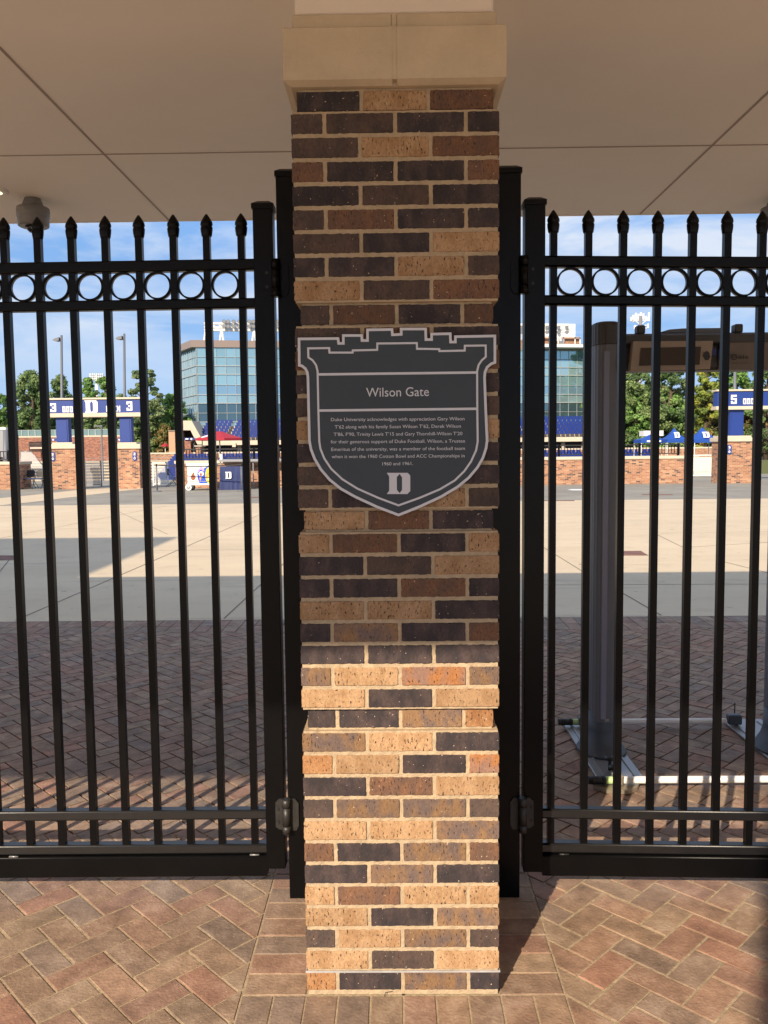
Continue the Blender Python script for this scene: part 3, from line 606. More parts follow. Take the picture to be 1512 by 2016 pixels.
def gate(sg, xs, xe, first, pitch, n, zoff, label, half_rings):
    """sg -1 opens to the left; zoff(x) is the sag of the rails"""
    t = thing('metal_gate', label, 'gate', (xs, YG+.03, 0), 'spear-topped gates')
    x0, x1 = sorted((xs, xe)); D0, D1 = YG, YG+.064
    bx('stile', X['black'], t, x0, D0, .117 if sg < 0 else .10, x1, D1, 2.566, ch=.002)
    mk(lambda b: pyrcap(b, x0, D0, x1, D1, 2.582), 'stile_cap', X['black'], t)
    far = first+sg*(n*pitch)
    inner = xe if sg < 0 else xe
    a, c = (x0 if sg < 0 else x1), far
    def rail(z0, z1, ya, yb, name, e=0.0):
        b = MB(); za, zc = zoff(a), zoff(c)
        P = [(a, z0+za), (c, z0+zc), (c, z1+zc), (a, z1+za)]
        # small chamfered section
        k = b.add([(x, ya, z) for x, z in P]); b.v = b.v[:k]
        h = z1-z0; ch = .0065; sec = []
        for cy_, cz_, a0_ in ((ya+ch, ch, 180), (yb-ch, ch, 270), (yb-ch, h-ch, 0), (ya+ch, h-ch, 90)):
            for q_ in range(5): an = radians(a0_+q_*22.5); sec.append((cy_+ch*cos(an), cz_+ch*sin(an)))
        NS = len(sec)
        k0 = b.add([(a, y, z0+za+dz) for y, dz in sec]); k1 = b.add([(c, y, z0+zc+dz) for y, dz in sec])
        for i in range(NS):
            q = [k0+i, k0+(i+1) % NS, k1+(i+1) % NS, k1+i]; b.face(q if sg < 0 else q[::-1], i % 5 != 4)
        b.face([k0+i for i in range(NS)]); b.face([k1+i for i in range(NS)][::-1])
        return b.build(name, X['worn'] if z1 < 1 and name == 'rail' else X['black'], t)
    R0, R1 = YG+.014, YG+.054
    rail(2.344, 2.384, R0, R1, 'rail'); rail(2.209, 2.245, R0, R1, 'rail'); rail(.300, .338, R0, R1, 'rail'); rail(.166, .204, R0, R1, 'rail'); rail(.082, .1645, YG+.002, YG+.060, 'bottom_beam')
    # weld beads on the seam above the beam
    for f_ in (.03, .46, .9): b = MB(); x = a+(c-a)*f_; b.tube((x, YG+.008, .1655+zoff(x)), (x+.035, YG+.008, .1655+zoff(x)), .0035, 8); b.build('weld', X['hinge'] if sg > 0 else X['alu'], t)
    P0, P1 = YG+.0195, YG+.0445
    for i in range(n):
        x = first+sg*i*pitch; dz = zoff(x); jt = random.uniform(-.0015, .0015); x += jt
        segs = [(.204, .300), (.338, 2.209), (2.245, 2.344), (2.384, 2.478)]
        b = MB()
        for z0, z1 in segs: b.box(x-.0127, P0, z0+dz, x+.0127, P1, z1+dz, ch=0)
        p = b.build('picket', X['black'], t)
        b = MB(); y_ = (P0+P1)/2; zt = 2.4675+dz
        prof = [(.0185, zt), (.0195, zt+.004), (.0215, zt+.016), (.0225, zt+.030), (.0205, zt+.034), (.0205, zt+.037), (.0230, zt+.040), (.0215, zt+.050), (.0125, zt+.066), (.004, zt+.078), (.0005, zt+.080)]
        b.lathe(prof, x, y_, 8, 1.0, .85); b.build('spear_tip', X['black'], p)
        if i < n-1:
            xc = x+sg*pitch/2; b = MB(); b.ringy(xc, 2.2945+zoff(xc), P0, P1, .0497, .0437, 36); b.build('ring', X['black'], t)
    return t
sagL = lambda x: (x+.86)*.003+.003
sagR = lambda x: -(x-.60)*.018
ga = gate(-1, -.437, -.508, -.556, .1228, 17, sagL, 'left black metal gate with spear tips, in front of the ice cream cart', 0)
gb = gate(1, .463, .535, .569, .1246, 17, sagR, 'right black metal gate with spear tips, in front of the metal detector', 0)
def hinge(t, xg, xp, z, sg, w_=.16, upper=False):
    """gate hinge: two leaves, knuckle, screws"""
    xm = (xg+xp)/2; b = MB(); Y0 = YG; HM = X['black'] if upper else X['hinge']
    h = .122
    b.prism([(xm-sg*.043, Y0-.007, z-h*.38), (xm-sg*.043, Y0-.007, z+h*.38), (xm-sg*.03, Y0-.007, z+h*.5), (xm+sg*.002, Y0-.007, z+h*.5), (xm+sg*.002, Y0-.007, z-h*.5), (xm-sg*.03, Y0-.007, z-h*.46)], (0, .0065, 0))
    b.prism([(xm+sg*.044, Y0-.007, z-h*.36), (xm+sg*.044, Y0-.007, z+h*.36), (xm+sg*.032, Y0-.007, z+h*.5), (xm+sg*.003, Y0-.007, z+h*.5), (xm+sg*.003, Y0-.007, z-h*.5), (xm+sg*.035, Y0-.007, z-h*.5)], (0, .0065, 0))
    o = b.build('hinge', HM, t)
    b = MB()
    for z0, z1, r in ((-.5, -.28, .0165), (-.27, .25, .0155), (.26, .5, .0165)): b.tube((xm, Y0-.018, z+h*z0*1.08), (xm, Y0-.018, z+h*z1*1.08), r, 16)
    b.build('hinge_knuckle', HM, o)
    b = MB()
    for dz in (-.028, .022):
        b = MB(); b.tube((xm-sg*.034, Y0-.0105, z+dz), (xm-sg*.034, Y0-.0068, z+dz), .0055, 12); b.build('hinge_screw', X['blk'], o)
for t, xg, xp, sg in ((ga, -.430, -.423, 1), (gb, .463, .448, -1)):
    hinge(t, xg, xp, .332, sg); hinge(t, xg, xp, 2.310, sg, upper=True)

# ------------------------------------------------------------------ SECURITY CAMERAS
def sec_cam(px, lab):
    p = gd(px, 391, ZS); t = thing('security_camera', lab, 'security camera', (p.x, p.y, ZS), 'cameras under the soffit')
    mk(lambda b: b.lathe([(.062, ZS-.05), (.058, ZS-.03), (.05, ZS-.012), (.045, ZS-.0005)], p.x, p.y, 28), 'mount', X['cam'], t)
    mk(lambda b: b.lathe([(.080, ZS-.165), (.088, ZS-.160), (.090, ZS-.12), (.0905, ZS-.118), (.0905, ZS-.114), (.093, ZS-.112), (.094, ZS-.085), (.092, ZS-.056), (.080, ZS-.0505)], p.x, p.y, 32), 'housing', X['cam'], t)
    mk(lambda b: b.lathe([(.008, ZS-.206), (.03, ZS-.199), (.045, ZS-.185), (.052, ZS-.1655)], p.x+.01, p.y-.01, 24), 'lens_dome', X['lens'], t)
sec_cam(64, 'grey round security camera hanging from the soffit above the left gate'); sec_cam(1530, 'grey security camera cut off by the right edge of the photo, under the soffit')

# ------------------------------------------------------------------ METAL DETECTOR
YD = 2.05
xc1 = at(1188, 1000, YD).x; xc2 = xc1+.985
MD = thing('metal_detector', 'grey walk-through metal detector standing behind the right gate', 'metal detector', (xc1+.49, YD, 0))
gA_y = gd(1158, 1536, .046).y-.02
for xc in (xc1, xc2):
    b = MB(); n = 48; pr = []
    for i in range(n):
        a = 2*pi*i/n; rx = .071; ry = .1; ca, sa = cos(a), sin(a)
        q = (abs(ca)**2.6+abs(sa)**2.6)**(-1/2.6); x, y = rx*q*ca, ry*q*sa
        if ca < -.25 and i % 2: x *= .965; y *= .985
        pr.append((x, y))
    ks = [b.add([(xc+x, YD+y, z) for x, y in pr]) for z in (.20, 2.235)]
    for i in range(n): j = (i+1) % n; b.face([ks[0]+i, ks[0]+j, ks[1]+j, ks[1]+i])
    b.face([ks[1]+i for i in range(n)]); col_ = b.build('side_panel', X['det'], MD)
    mk(lambda b: b.box(xc-.030, YD-.104, .22, xc+.000, YD-.090, 2.2, ch=.003), 'light_strip', X['strip'], col_)
    b = MB(); ks = [b.add([(xc+x*s_, YD+y*s_, z) for x, y in pr]) for z, s_ in ((2.235, 1.02), (2.24, 1.05), (2.335, 1.05), (2.352, .97), (2.358, .8))]
    for p, q in zip(ks, ks[1:]):
        for i in range(n): j = (i+1) % n; b.face([p+i, p+j, q+j, q+i])
    b.face([ks[-1]+i for i in range(n)]); b.face([ks[0]+i for i in range(n)][::-1]); b.build('panel_cap', X['taupe'], MD)
    mk(lambda b: b.lathe([(.135, .022), (.13, .03), (.112, .055), (.094, .09), (.082, .13), (.08, .145), (.079, .25)], xc, YD, 36, 1, 1.25), 'foot_cone', X['detd'], MD)
    mk(lambda b: b.box(xc-.006, YD-.106, .21, xc+.014, YD-.1005, .226), 'rating_plate', X['alu'], MD)
    mk(lambda b: (b.box(xc-.12, YD-.46, .004, xc+.12, YD+.5, .018, ch=.003), b.box(xc-.085, YD-.40, .0185, xc-.073, YD+.45, .024), b.box(xc+.073, YD-.40, .0185, xc+.085, YD+.45, .024)), 'base_plate', X['alu'], MD)
    mk(lambda b: b.prism([(xc+x*.75-.045, y*.75+gA_y, .004) for x, y in ((-.16, .03), (-.09, -.06), (.05, -.07), (.12, -.02), (.15, .04), (.05, .1), (-.08, .1))], (0, 0, .020)), 'floor_foot', X['gold'], MD)
    for kx, ky, kz in ((-.03, -.30, .07), (-.025, -.36, .045)):
        mk(lambda b: (b.tube((xc+kx, YD+ky, .018), (xc+kx, YD+ky, kz), .009, 12), b.lathe([(.012, kz), (.026, kz+.005), (.028, kz+.016), (.010, kz+.022)], xc+kx, YD+ky, 8)), 'clamp_knob', X['blk'], MD)
gA, gB = gd(1158, 1536, .046), gd(1099, 1421.5, .046)
for yy_, xa, xb in ((gA.y, gA.x, xc2+.6), (gB.y, gB.x, xc2-.14)):
    zc = .046
    mk(lambda b: b.tube((xa+.17, yy_, zc), (xb, yy_, zc), .0175, 16), 'floor_bar', X['pole'], MD)
    mk(lambda b: b.tube((xa+.085, yy_, zc), (xa+.17, yy_, zc), .0185, 16), 'bar_sleeve', X['green'], MD)
    mk(lambda b: (b.tube((xa, yy_, zc), (xa+.085, yy_, zc), .0195, 16), b.tube((xa+.02, yy_, zc), (xa+.03, yy_, zc), .0215, 16), b.tube((xa+.07, yy_, zc), (xa+.08, yy_, zc), .0215, 16)), 'bar_grip', X['blk'], MD)
    mk(lambda b: b.box(xa+.12, yy_-.03, .026, xa+.17, yy_+.03, .08, ch=.008), 'bar_clamp', X['gold'] if yy_ < YD else X['detd'], MD); mk(lambda b: b.box(xc2-.13, yy_-.02, .026, xc2-.05, yy_+.03, .085, ch=.006), 'bar_clamp', X['detd'], MD)
mk(lambda b: b.tube((xc2-.04, YD+.5, .02), (xc2-.04, YD+.5, .12), .004, 8), 'cable_stub', X['blk'], MD)
# header with display
hx0, hx1 = xc1+.07, xc2-.07
zt = lambda y: at(1300, y, YD-.09).z
def hdr(b):
    y0, y1 = YD-.09, YD+.09; ys = [(y0+.03, zt(655)), (y0, zt(660)), (y0, zt(675)), (y0+.05, zt(680)), (y0+.05, zt(722)), (y0+.065, zt(728)), (y1, zt(728)), (y1, zt(660)), (y1-.02, zt(650))]
    b.prism([(hx0, y, z) for y, z in ys], (hx1-hx0, 0, 0))
mk(hdr, 'header', X['taupe'], MD)
xd1 = at(1421, 700, YD-.09).x
X['logo'] = mat('logo_plate', (.14, .12, .105), .5)
mk(lambda b: b.prism([(xd1, YD-.088, zt(676)), (hx1-.001, YD-.088, zt(676)), (hx1-.001, YD-.045, zt(727.5)), (xd1, YD-.045, zt(727.5))], (0, .03, 0)), 'logo_panel', X['logo'], MD)
ds = mk(lambda b: b.prism([at(1247, 672, YD-.12), at(1404, 671, YD-.12), at(1398, 727, YD-.15), at(1241, 731, YD-.15)], (0, .045, .006)), 'display_unit', X['panel'], MD)
mk(lambda b: b.prism([at(1261, 685, YD-.129), at(1380, 682.5, YD-.129), at(1377, 718, YD-.147), at(1258, 720, YD-.147)], (0, -.002, 0)), 'display_screen', X['lcd'], ds)
mk(lambda b: (b.lathe([(.004, 0), (.004, .001)], 0, 0, 6),) and b.prism([at(x, y, YD-.138) for x, y in ((1386, 694), (1391, 691), (1396, 695), (1396, 699), (1398, 702), (1394, 709), (1388, 709), (1386, 703), (1384, 700))], (0, -.006, 0)), 'key_lock', X['blk'], ds)
for px in (1262, 1454):
    mk(lambda b: b.box(at(px-8, 650, YD-.03).x, YD-.04, zt(654), at(px+8, 650, YD-.03).x, YD+.02, zt(636.5), ch=.006), 'beacon', X['taupe'], MD)
mk(lambda b: b.prism([at(x, y, YD+.0) for x, y in ((1296, 655), (1318, 648.5), (1345, 646.5), (1420, 645.5), (1436, 650), (1437, 655))], (0, .05, 0)), 'header_lid', X['det'], MD)
for xa, ya, xb, yb in ((1402, 686, 1410, 700), (1415, 688, 1423, 708)):
    mk(lambda b: b.prism([at(xa, ya, YD-.094), at(xb, ya, YD-.094), at(xb, yb, YD-.094), at(xa, yb, YD-.094)], (0, -.001, 0)), 'sticker', X['dblue'], MD)
dec = mk(lambda b: b.ringy(at(1445, 703, YD-.08).x, at(1445, 703, YD-.08).z, YD-.084, YD-.08, .0155, .0115, 28), 'logo_ring', X['dark'], MD)
text_mesh('eia', 'logo_lettering', X['dark'], MD, at(1453, 706.5, YD-.084), at(1474, 706, YD-.084), .022, .0006, .015)
text_mesh('+', 'logo_mark', X['dark'], MD, at(1442, 706, YD-.084), at(1448, 706, YD-.084), .016, .0006, .01)
text_mesh('WWW.CEIA.NET', 'address_lettering', X['dark'], MD, at(1440, 716, YD-.082), at(1474, 715.4, YD-.082), .0045, .0005, .0)

# ------------------------------------------------------------------ BLOCK LETTERS FOR THE ENTRANCE SIGNS
T_ = 1.25
GL = {'3': [(0, 4.8, 4, 6), (2.75, 0, 4, 6), (1.2, 2.4, 4, 3.6), (0, 0, 4, 1.2), (0, 4.1, 1.2, 6), (0, 0, 1.2, 1.9)],
      '5': [(0, 4.8, 4, 6), (0, 2.6, 1.25, 6), (0, 2.6, 4, 3.8), (2.75, 0, 4, 3.8), (0, 0, 4, 1.2), (0, 0, 1.2, 1.9)],
      'O': [(0, 0, 1.3, 6), (2.7, 0, 4, 6), (0, 0, 4, 1.1), (0, 4.9, 4, 6)], 'D': [(0, 0, 4, 1.1), (.3, 0, 1.6, 6), (2.7, .4, 4, 5.6), (0, 4.9, 3.9, 6)],
      'E': [(0, 0, 1.3, 6), (0, 0, 4, 1.1), (0, 2.5, 3.3, 3.5), (0, 4.9, 4, 6)], 'N': [(0, 0, 1.2, 6), (2.8, 0, 4, 6), (1.2, 3, 2.0, 4.9), (2.0, 1.4, 2.8, 3.4)],
      'V': [(0, 2, 1.3, 6), (2.7, 2, 4, 6), (.5, 1, 1.9, 2.4), (2.1, 1, 3.5, 2.4), (1.2, 0, 2.8, 1.4)], 'I': [(1.3, 0, 2.7, 6)]}
def glyphs(b, s_, x0, x1, zb, zt_, Y):
    n = len(s_); cw = (x1-x0)/(n-.18); gw = cw*.82
    for i, ch in enumerate(s_):
        for k, (a, c, d, e) in enumerate(GL[ch]):
            ax = x0+i*cw; b.box(ax+a/4*gw, Y-.012-k*.0021, zb+c/6*(zt_-zb), ax+d/4*gw, Y-.001, zb+e/6*(zt_-zb))
YW = 35.5
def plaque_disc(root, px, py, num, Y):
    p = at(px, py, Y-.03); b = MB(); R_, H2 = .10, .22
    def oval(r, h, y): return [(p.x+r*cos(a), y, p.z+(h-r)*(1 if sin(a) > 0 else -1)+r*sin(a)) for a in [2*pi*i/20+.01 for i in range(20)]]
    o = mk(lambda b: b.prism(oval(R_, H2, Y-.001), (0, -.03, 0)), 'number_plaque', X['blue'], root)
    b = MB(); glyphs(b, num, p.x-.04, p.x+.04, p.z+.05, p.z+.16, Y-.032); b.box(p.x-.05, Y-.04, p.z+.01, p.x+.05, Y-.032, p.z+.02)
    b.ringy(p.x, p.z-.10, Y-.04, Y-.032, .05, .03, 14); b.box(p.x-.015, Y-.04, p.z-.09, p.x+.01, Y-.032, p.z-.02); b.build('plaque_symbols', X['bwhite'], o)
def entrance(lab, pl, beam, caps, basez, cols, logo, texts, plq, Y):
    """pl: brick pier front spans in px; beam: (x0,x1) px"""
    xm = at((beam[0]+beam[1])/2, 900, Y).x
    t = thing('entrance_sign_gate', lab, 'entrance gate', (xm, Y, 0), 'numbered entrance gates')
    for (a, c) in pl:
        xa, xb = at(a, 920, Y).x, at(c, 920, Y).x; zc0 = at(a, caps[0], Y).z; zc1 = at(a, caps[1], Y).z
        bx('brick_pier', X['fbrick'], t, xa, Y, 0, xb, Y+.85, zc0)
        b = MB(); b.box(xa-.08, Y-.08, zc0, xb+.08, Y+.93, zc1-.06, ch=.02); b.box(xa+.02, Y+.02, zc1-.06, xb-.12, Y+.8, zc1+.02, ch=.01); b.build('pier_cap', X['cream'], t)
    zb0, zb1 = at(beam[0], beam[2], Y).z, at(beam[0], beam[3], Y).z
    for (a, c) in cols:
        xa, xb = at(a, 840, Y+.1).x, at(c, 840, Y+.1).x; z0 = at(a, caps[1], Y).z
        p = bx('blue_column', X['blue'], t, xa, Y+.12, z0+.02, xb, Y+.50, zb1)
        bx('column_panel', X['blue'], p, xa+.06, Y+.1, z0+.05, xb-.06, Y+.119, zb1-.15)
    x0, x1 = at(beam[0], 800, Y).x, at(beam[1], 800, Y).x; zt0, zt1 = at(beam[0], beam[4], Y).z, at(beam[0], beam[5], Y).z
    bx('lower_trim', X['cream'], t, x0-.06, Y-.06, zb1, x1+.06, Y+.56, zb0, ch=.01)
    sb = bx('sign_box', X['blue'], t, x0, Y, zb0, x1, Y+.5, zt0)
    bx('upper_trim', X['cream'], t, x0-.06, Y-.06, zt0+.03, x1+.06, Y+.56, zt1, ch=.01)
    bx('shadow_gap', X['dark'], t, x0+.02, Y+.02, zt0, x1-.02, Y+.48, zt0+.03)
    b = MB()
    for s_, xa, xb, yt, yb in texts: p, q = at(xa, yt, Y), at(xb, yb, Y); glyphs(b, s_, p.x, q.x, q.z, p.z, Y)
    b.build('sign_lettering', X['bwhite'], sb)
    if logo:
        b = MB(); p, q = at(logo[0], logo[1], Y), at(logo[2], logo[3], Y); emblem(b, lambda u, v: (p.x+(q.x-p.x)*u, Y-.001, p.z+(q.z-p.z)*v), (0, -.02, 0)); b.build('letter_emblem', X['bwhite'], sb)
    for px, py, nu in plq: plaque_disc(t, px, py, nu, Y)
    return t
entrance('blue sign beam reading 3 ODD and EVEN 3 on two brick piers', [(103, 149), (232, 275)], (96, 276, 814, 822, 789, 784), (884, 872), 0, [(110, 134), (235, 258)],
         (166, 788.5, 193, 813), [('3', 99, 111, 794, 811), ('ODD', 123, 143.5, 800, 811.5), ('EVEN', 209, 237, 799, 810.5), ('3', 249, 261, 790.5, 808.5)], [(104, 899, '3'), (265, 898, '3')], YW)
entrance('blue sign beam starting 5 ODD on a brick pier at the right edge', [(1415, 1484), (1600, 1665)], (1412, 1660, 800, 807, 772, 767), (870, 859), 0, [(1437, 1464), (1610, 1640)],
         None, [('5', 1439, 1450, 777.5, 795), ('ODD', 1463, 1484, 784.5, 795.5)], [(1436, 885, '5')], YW-.6)
entr_extra = 0

# ------------------------------------------------------------------ LOW BRICK WALLS, RAILINGS
def low_wall(lab, x0p, x1p, topp, Y, ret=0):
    xa, xb = at(x0p, 930, Y).x, at(x1p, 930, Y).x; zt_ = at((max(x0p, 0)+min(x1p, 1512))/2, topp, Y).z
    t = thing('brick_wall', lab, 'wall', ((xa+xb)/2, Y, 0), 'low brick walls')
    bx('wall_face', X['fbrick'], t, xa, Y, 0, xb, Y+(.35+ret), zt_-.14)
    bx('coping', X['cream'], t, xa-.05, Y-.05, zt_-.14, xb+.05, Y+.4+ret, zt_, ch=.01)
    return zt_
zl = low_wall('short low brick wall with stone coping at the left edge, left of the folding chairs', -160, 38, 909, YW+.3, .9)
zr = low_wall('long low brick wall with pale coping running behind the pillar to the white steel gate', 346, 1352, 902, YW-.2)
def railing(lab, xa, xb, Y, z0, z1, n, posts, grp='black railings above the walls'):
    t = thing('metal_railing', lab, 'railing', ((xa+xb)/2, Y, z0), grp)
    b = MB(); b.box(xa, Y-.02, z1-.05, xb, Y+.03, z1); b.build('top_rail', X['blk'], t)
    bx('bottom_rail', X['blk'], t, xa, Y-.015, z0+.08, xb, Y+.015, z0+.12)
    b = MB()
    for i in range(n):
        x = xa+(xb-xa)*(i+.5)/n; b.box(x-.014, Y-.014, z0+.12, x+.014, Y+.014, z1-.05)
    o = b.build('balusters', X['black'], t)
    for p in posts: bx('rail_post', X['black'], t, p-.045, Y-.045, z0, p+.045, Y+.045, z1+.03)
Yr = YW+.05
xr1 = at(1337, 890, Yr).x
railing('long black railing on the low brick wall, ending left of the blue canopies', at(364, 890, Yr).x, xr1, Yr, zr, at(1337, 873.5, Yr).z, 158, [xr1-.04, at(1259, 890, Yr).x, at(1182, 890, Yr).x, at(1100, 890, Yr).x, at(590, 890, Yr).x, at(500, 890, Yr).x, at(415, 890, Yr).x, at(800, 890, Yr).x])
railing('short black railing at the left edge above the low wall', at(-150, 890, YW+.6).x, at(17, 890, YW+.6).x, YW+.6, zl, at(10, 888, YW+.6).z, 26, [at(17, 890, YW+.6).x])

# steel gates in the openings
def steel_gate(lab, x0p, x1p, y0p, y1p, Y, mt, n):
    p, q = at(x0p, y0p, Y), at(x1p, y1p, Y); z0 = max(.06, q.z); t = thing('steel_gate', lab, 'gate', ((p.x+q.x)/2, Y, 0), 'steel gates in the wall openings')
    b = MB()
    for x in (p.x, q.x): b.box(x-.03, Y-.03, 0, x+.03, Y+.03, p.z)
    b.box(p.x+.03, Y-.02, z0, q.x-.03, Y+.02, z0+.05); b.box(p.x+.03, Y-.02, p.z-.06, q.x-.03, Y+.02, p.z-.01); b.box(p.x+.03, Y-.02, p.z-.22, q.x-.03, Y+.02, p.z-.18); b.build('gate_frame', mt, t)
    b = MB()
    for i in range(n):
        x = p.x+.06+(q.x-p.x-.12)*(i+.5)/n; b.box(x-.012, Y-.01, z0+.05, x+.012, Y+.01, p.z-.22)
    b.build('pickets', mt, t)
steel_gate('grey steel picket gate between the two piers of the 3 ODD entrance', 167, 200, 907, 957, 38.2, X['steel'], 14)
steel_gate('pale blue-white steel gate in front of the blue seats, left of the stanchion', 301, 331, 910, 956, 38.6, X['white'], 12)
steel_gate('cream steel gate in the opening beside the 5 ODD pier', 1360, 1414, 895, 944, 42.5, X['white'], 26)
bx_ = MB(); bx_.box(at(1340, 900, 44).x, 44, 0, at(1440, 900, 44).x, 44.1, at(1400, 899, 44).z); o = bx_.build('panel_fence', X['cream']); tag(o, 'solid cream panel fence right behind the cream steel gate', 'fence')
# grey bollard column and white pole
mk(lambda b: b.tube(at(12, 975, 37.5)*1, at(12, 846, 37.5), .14, 16), 'grey_column', X['lamp']) and None
tag(bpy.data.objects['grey_column'], 'thick grey round column rising behind the short low wall at the left edge', 'column')
o = MB(); p = at(1418, 870, 37); o.tube((p.x, 37, 0), (p.x, 37, at(1418, 727, 37).z), .045, 10); tag(o.build('white_pole', X['white']), 'thin white pole beside the left end of the 5 ODD sign', 'pole')

# ------------------------------------------------------------------ FOLDING CHAIRS
def chair(lab, px, py, Y, rz=0.0, sc=1.1):
    g0 = at(px, 950, Y); t = thing('folding_chair', lab, 'chair', (0, 0, 0), 'black folding chairs with blue seats')
    b = MB(); w_ = .185
    b.prism([(-w_, .17, .50), (w_, .17, .50), (w_, .20, .72), (w_*.8, .215, .80), (-w_*.8, .215, .80), (-w_, .20, .72)], (0, .018, 0)); b.build('backrest', X['blk'], t)
    bx('seat', X['chairblue'], t, -w_, -.22, .42, w_, .17, .45, ch=.01)
    for s_ in (-1, 1):
        x = s_*(w_+.012)
        mk(lambda b: b.tube((x, .21, .78), (x, -.24, .0), .012, 8), 'leg', X['blk'], t); mk(lambda b: b.tube((x-s_*.02, -.18, .42), (x-s_*.02, .25, .0), .012, 8), 'leg', X['blk'], t)
    mk(lambda b: (b.tube((-w_, -.13, .19), (w_, -.13, .19), .008, 8), b.tube((-w_, .13, .14), (w_, .13, .14), .008, 8)), 'stretcher', X['blk'], t)
    t.location = (g0.x, Y, 0); t.rotation_euler = (0, 0, rz); t.scale = (sc, sc, sc); return t
chair('black folding chair with blue seat, the one nearer the left edge, before the clear barrier', 57.5, 0, 36.4, .1); chair('black folding chair with blue seat, the one next to the left brick pier', 77.5, 0, 36.4, -.12)
chair('black folding chair turned sideways by the end of the long wall, below the blue seats', 340, 0, 36.9, 1.6)
# clear barrier behind the chairs
CB = thing('clear_barrier', 'clear plastic wind barrier behind the two folding chairs', 'barrier', (at(60, 930, 37.6).x, 37.6, 0))
mk(lambda b: b.prism([at(40, 889, 37.6), at(61, 889, 37.6), at(82, 914, 37.6), at(84, 944, 37.6), at(40, 944, 37.6)], (0, .02, 0)), 'clear_panel', X['clear'], CB)
mk(lambda b: (b.tube(at(40, 958.5, 37.6), at(40, 889, 37.6), .02, 8), b.tube(at(61, 889, 37.6), at(83, 915, 37.6), .02, 8), b.tube(at(40, 889, 37.6), at(61, 889, 37.6), .02, 8), b.tube(at(84, 957.5, 37.6), at(83, 915, 37.6), .02, 8)), 'barrier_frame', X['steel'], CB)

# ------------------------------------------------------------------ STANCHIONS, CART, TABLE
def stanchion(lab, px, pyb, pyt):
    g0 = gd(px, pyb); Y = g0.y; zt_ = at(px, pyt, Y).z; t = thing('belt_stanchion', lab, 'stanchion', (g0.x, Y, 0), 'belt stanchions')
    mk(lambda b: b.lathe([(.19, 0.0), (.19, .015), (.16, .03), (.05, .045), (.03, .06)], g0.x, Y, 28), 'base', X['lamp'], t); mk(lambda b: b.tube((g0.x, Y, .05), (g0.x, Y, zt_-.1), .03, 14), 'post', X['lamp'], t)
    mk(lambda b: b.tube((g0.x, Y, zt_-.1), (g0.x, Y, zt_), .035, 14), 'belt_head', X['blk'], t); return g0, zt_
s1, z1_ = stanchion('grey belt stanchion standing in front of the white steel gate, left of the cart', 309.5, 967.5, 913.5)
s2, z2_ = stanchion('grey belt stanchion standing before the navy table cloth', 476, 967, 913)
b = MB(); 
for i in range(20):
    f0, f1 = i/20, (i+1)/20; sg_ = lambda f: -.06*4*f*(1-f)
    p0 = Vector((s1.x+(s2.x-s1.x)*f0, s1.y+(s2.y-s1.y)*f0, z1_-.05+sg_(f0))); p1 = Vector((s1.x+(s2.x-s1.x)*f1, s1.y+(s2.y-s1.y)*f1, z1_-.05+sg_(f1)))
    b.prism([p0-Vector((0, 0, .024)), p1-Vector((0, 0, .024)), p1+Vector((0, 0, .024)), p0+Vector((0, 0, .024))], (0, .003, 0))
tag(b.build('barrier_belt', X['blk']), 'black belt stretched between the two stanchions across the cart', 'belt')
YC = 33.2
CT = thing('ice_cream_cart', 'white ice cream cart with blue and yellow pictures, parked beside the navy covered table', 'cart', (at(392, 960, YC).x, YC, 0))
def cb(name, mt, x0, y0, x1, y1, Y, dep, ch=0): return mk(lambda b: pbox(b, x0, y0, x1, y1, Y, dep, ch), name, mt, CT)
cbody = cb('body', X['cart'], 368.5, 918, 420, 952, YC, .7, .01); cb('lid', X['cart'], 366, 912.5, 422, 917.9, YC-.04, .78, .02); cb('bumper', X['cart'], 368, 952.2, 421, 955, YC-.03, .74, .01)
cb('bumper_line', X['steel'], 369, 947.6, 420, 948.4, YC-.012, .01)
mk(lambda b: pbox(b, 389, 918.5, 419.6, 951.5, YC-.004, .003), 'blue_print', X['cblue'], cbody)
def ell(cx, cy, rx, ry, y): return [at(cx+rx*cos(2*pi*i/24), cy+ry*sin(2*pi*i/24), y) for i in range(24)]
mk(lambda b: b.prism([at(x, y, YC-.008) for x, y in ((389, 918.4), (408, 918.4), (398, 924), (391, 935), (392, 951.5), (389, 951.5))][::1], (0, .001, 0)), 'white_print', X['cart'], cbody)
mk(lambda b: b.prism(ell(396, 935, 7.6, 15.5, YC-.010), (0, .001, 0)), 'cone_disc', X['cblue'], cbody)
mk(lambda b: b.prism([at(x, y, YC-.014) for x, y in ((389.5, 928), (391, 922.5), (395, 920), (400, 921.5), (402.5, 927), (399.5, 927.5), (396.5, 924), (393, 925.5), (391, 929))], (0, .001, 0)), 'pink_arc', X['pink'], cbody)
mk(lambda b: b.prism(ell(396, 932.5, 5.2, 4.8, YC-.016), (0, .001, 0)), 'ice_cream', X['cart'], cbody)
mk(lambda b: b.prism([at(x, y, YC-.018) for x, y in ((395, 929), (397, 932), (398, 935), (395.5, 938), (393, 935))], (0, .001, 0)), 'sauce', X['brown'], cbody)
mk(lambda b: b.prism([at(x, y, YC-.018) for x, y in ((392.5, 938), (397, 939), (394, 948))], (0, .001, 0)), 'cone', X['orange'], cbody)
mk(lambda b: b.prism(ell(412.5, 935.5, 8.4, 16.5, YC-.012), (0, .001, 0)), 'yellow_disc', X['yellow'], cbody)
mk(lambda b: b.prism([at(x, y, YC-.016) for x, y in ((404.5, 938), (406, 932.5), (410, 930.5), (413, 931.5), (410, 936), (409, 941), (405.5, 942))], (0, .001, 0)), 'orange_print', X['orange'], cbody)
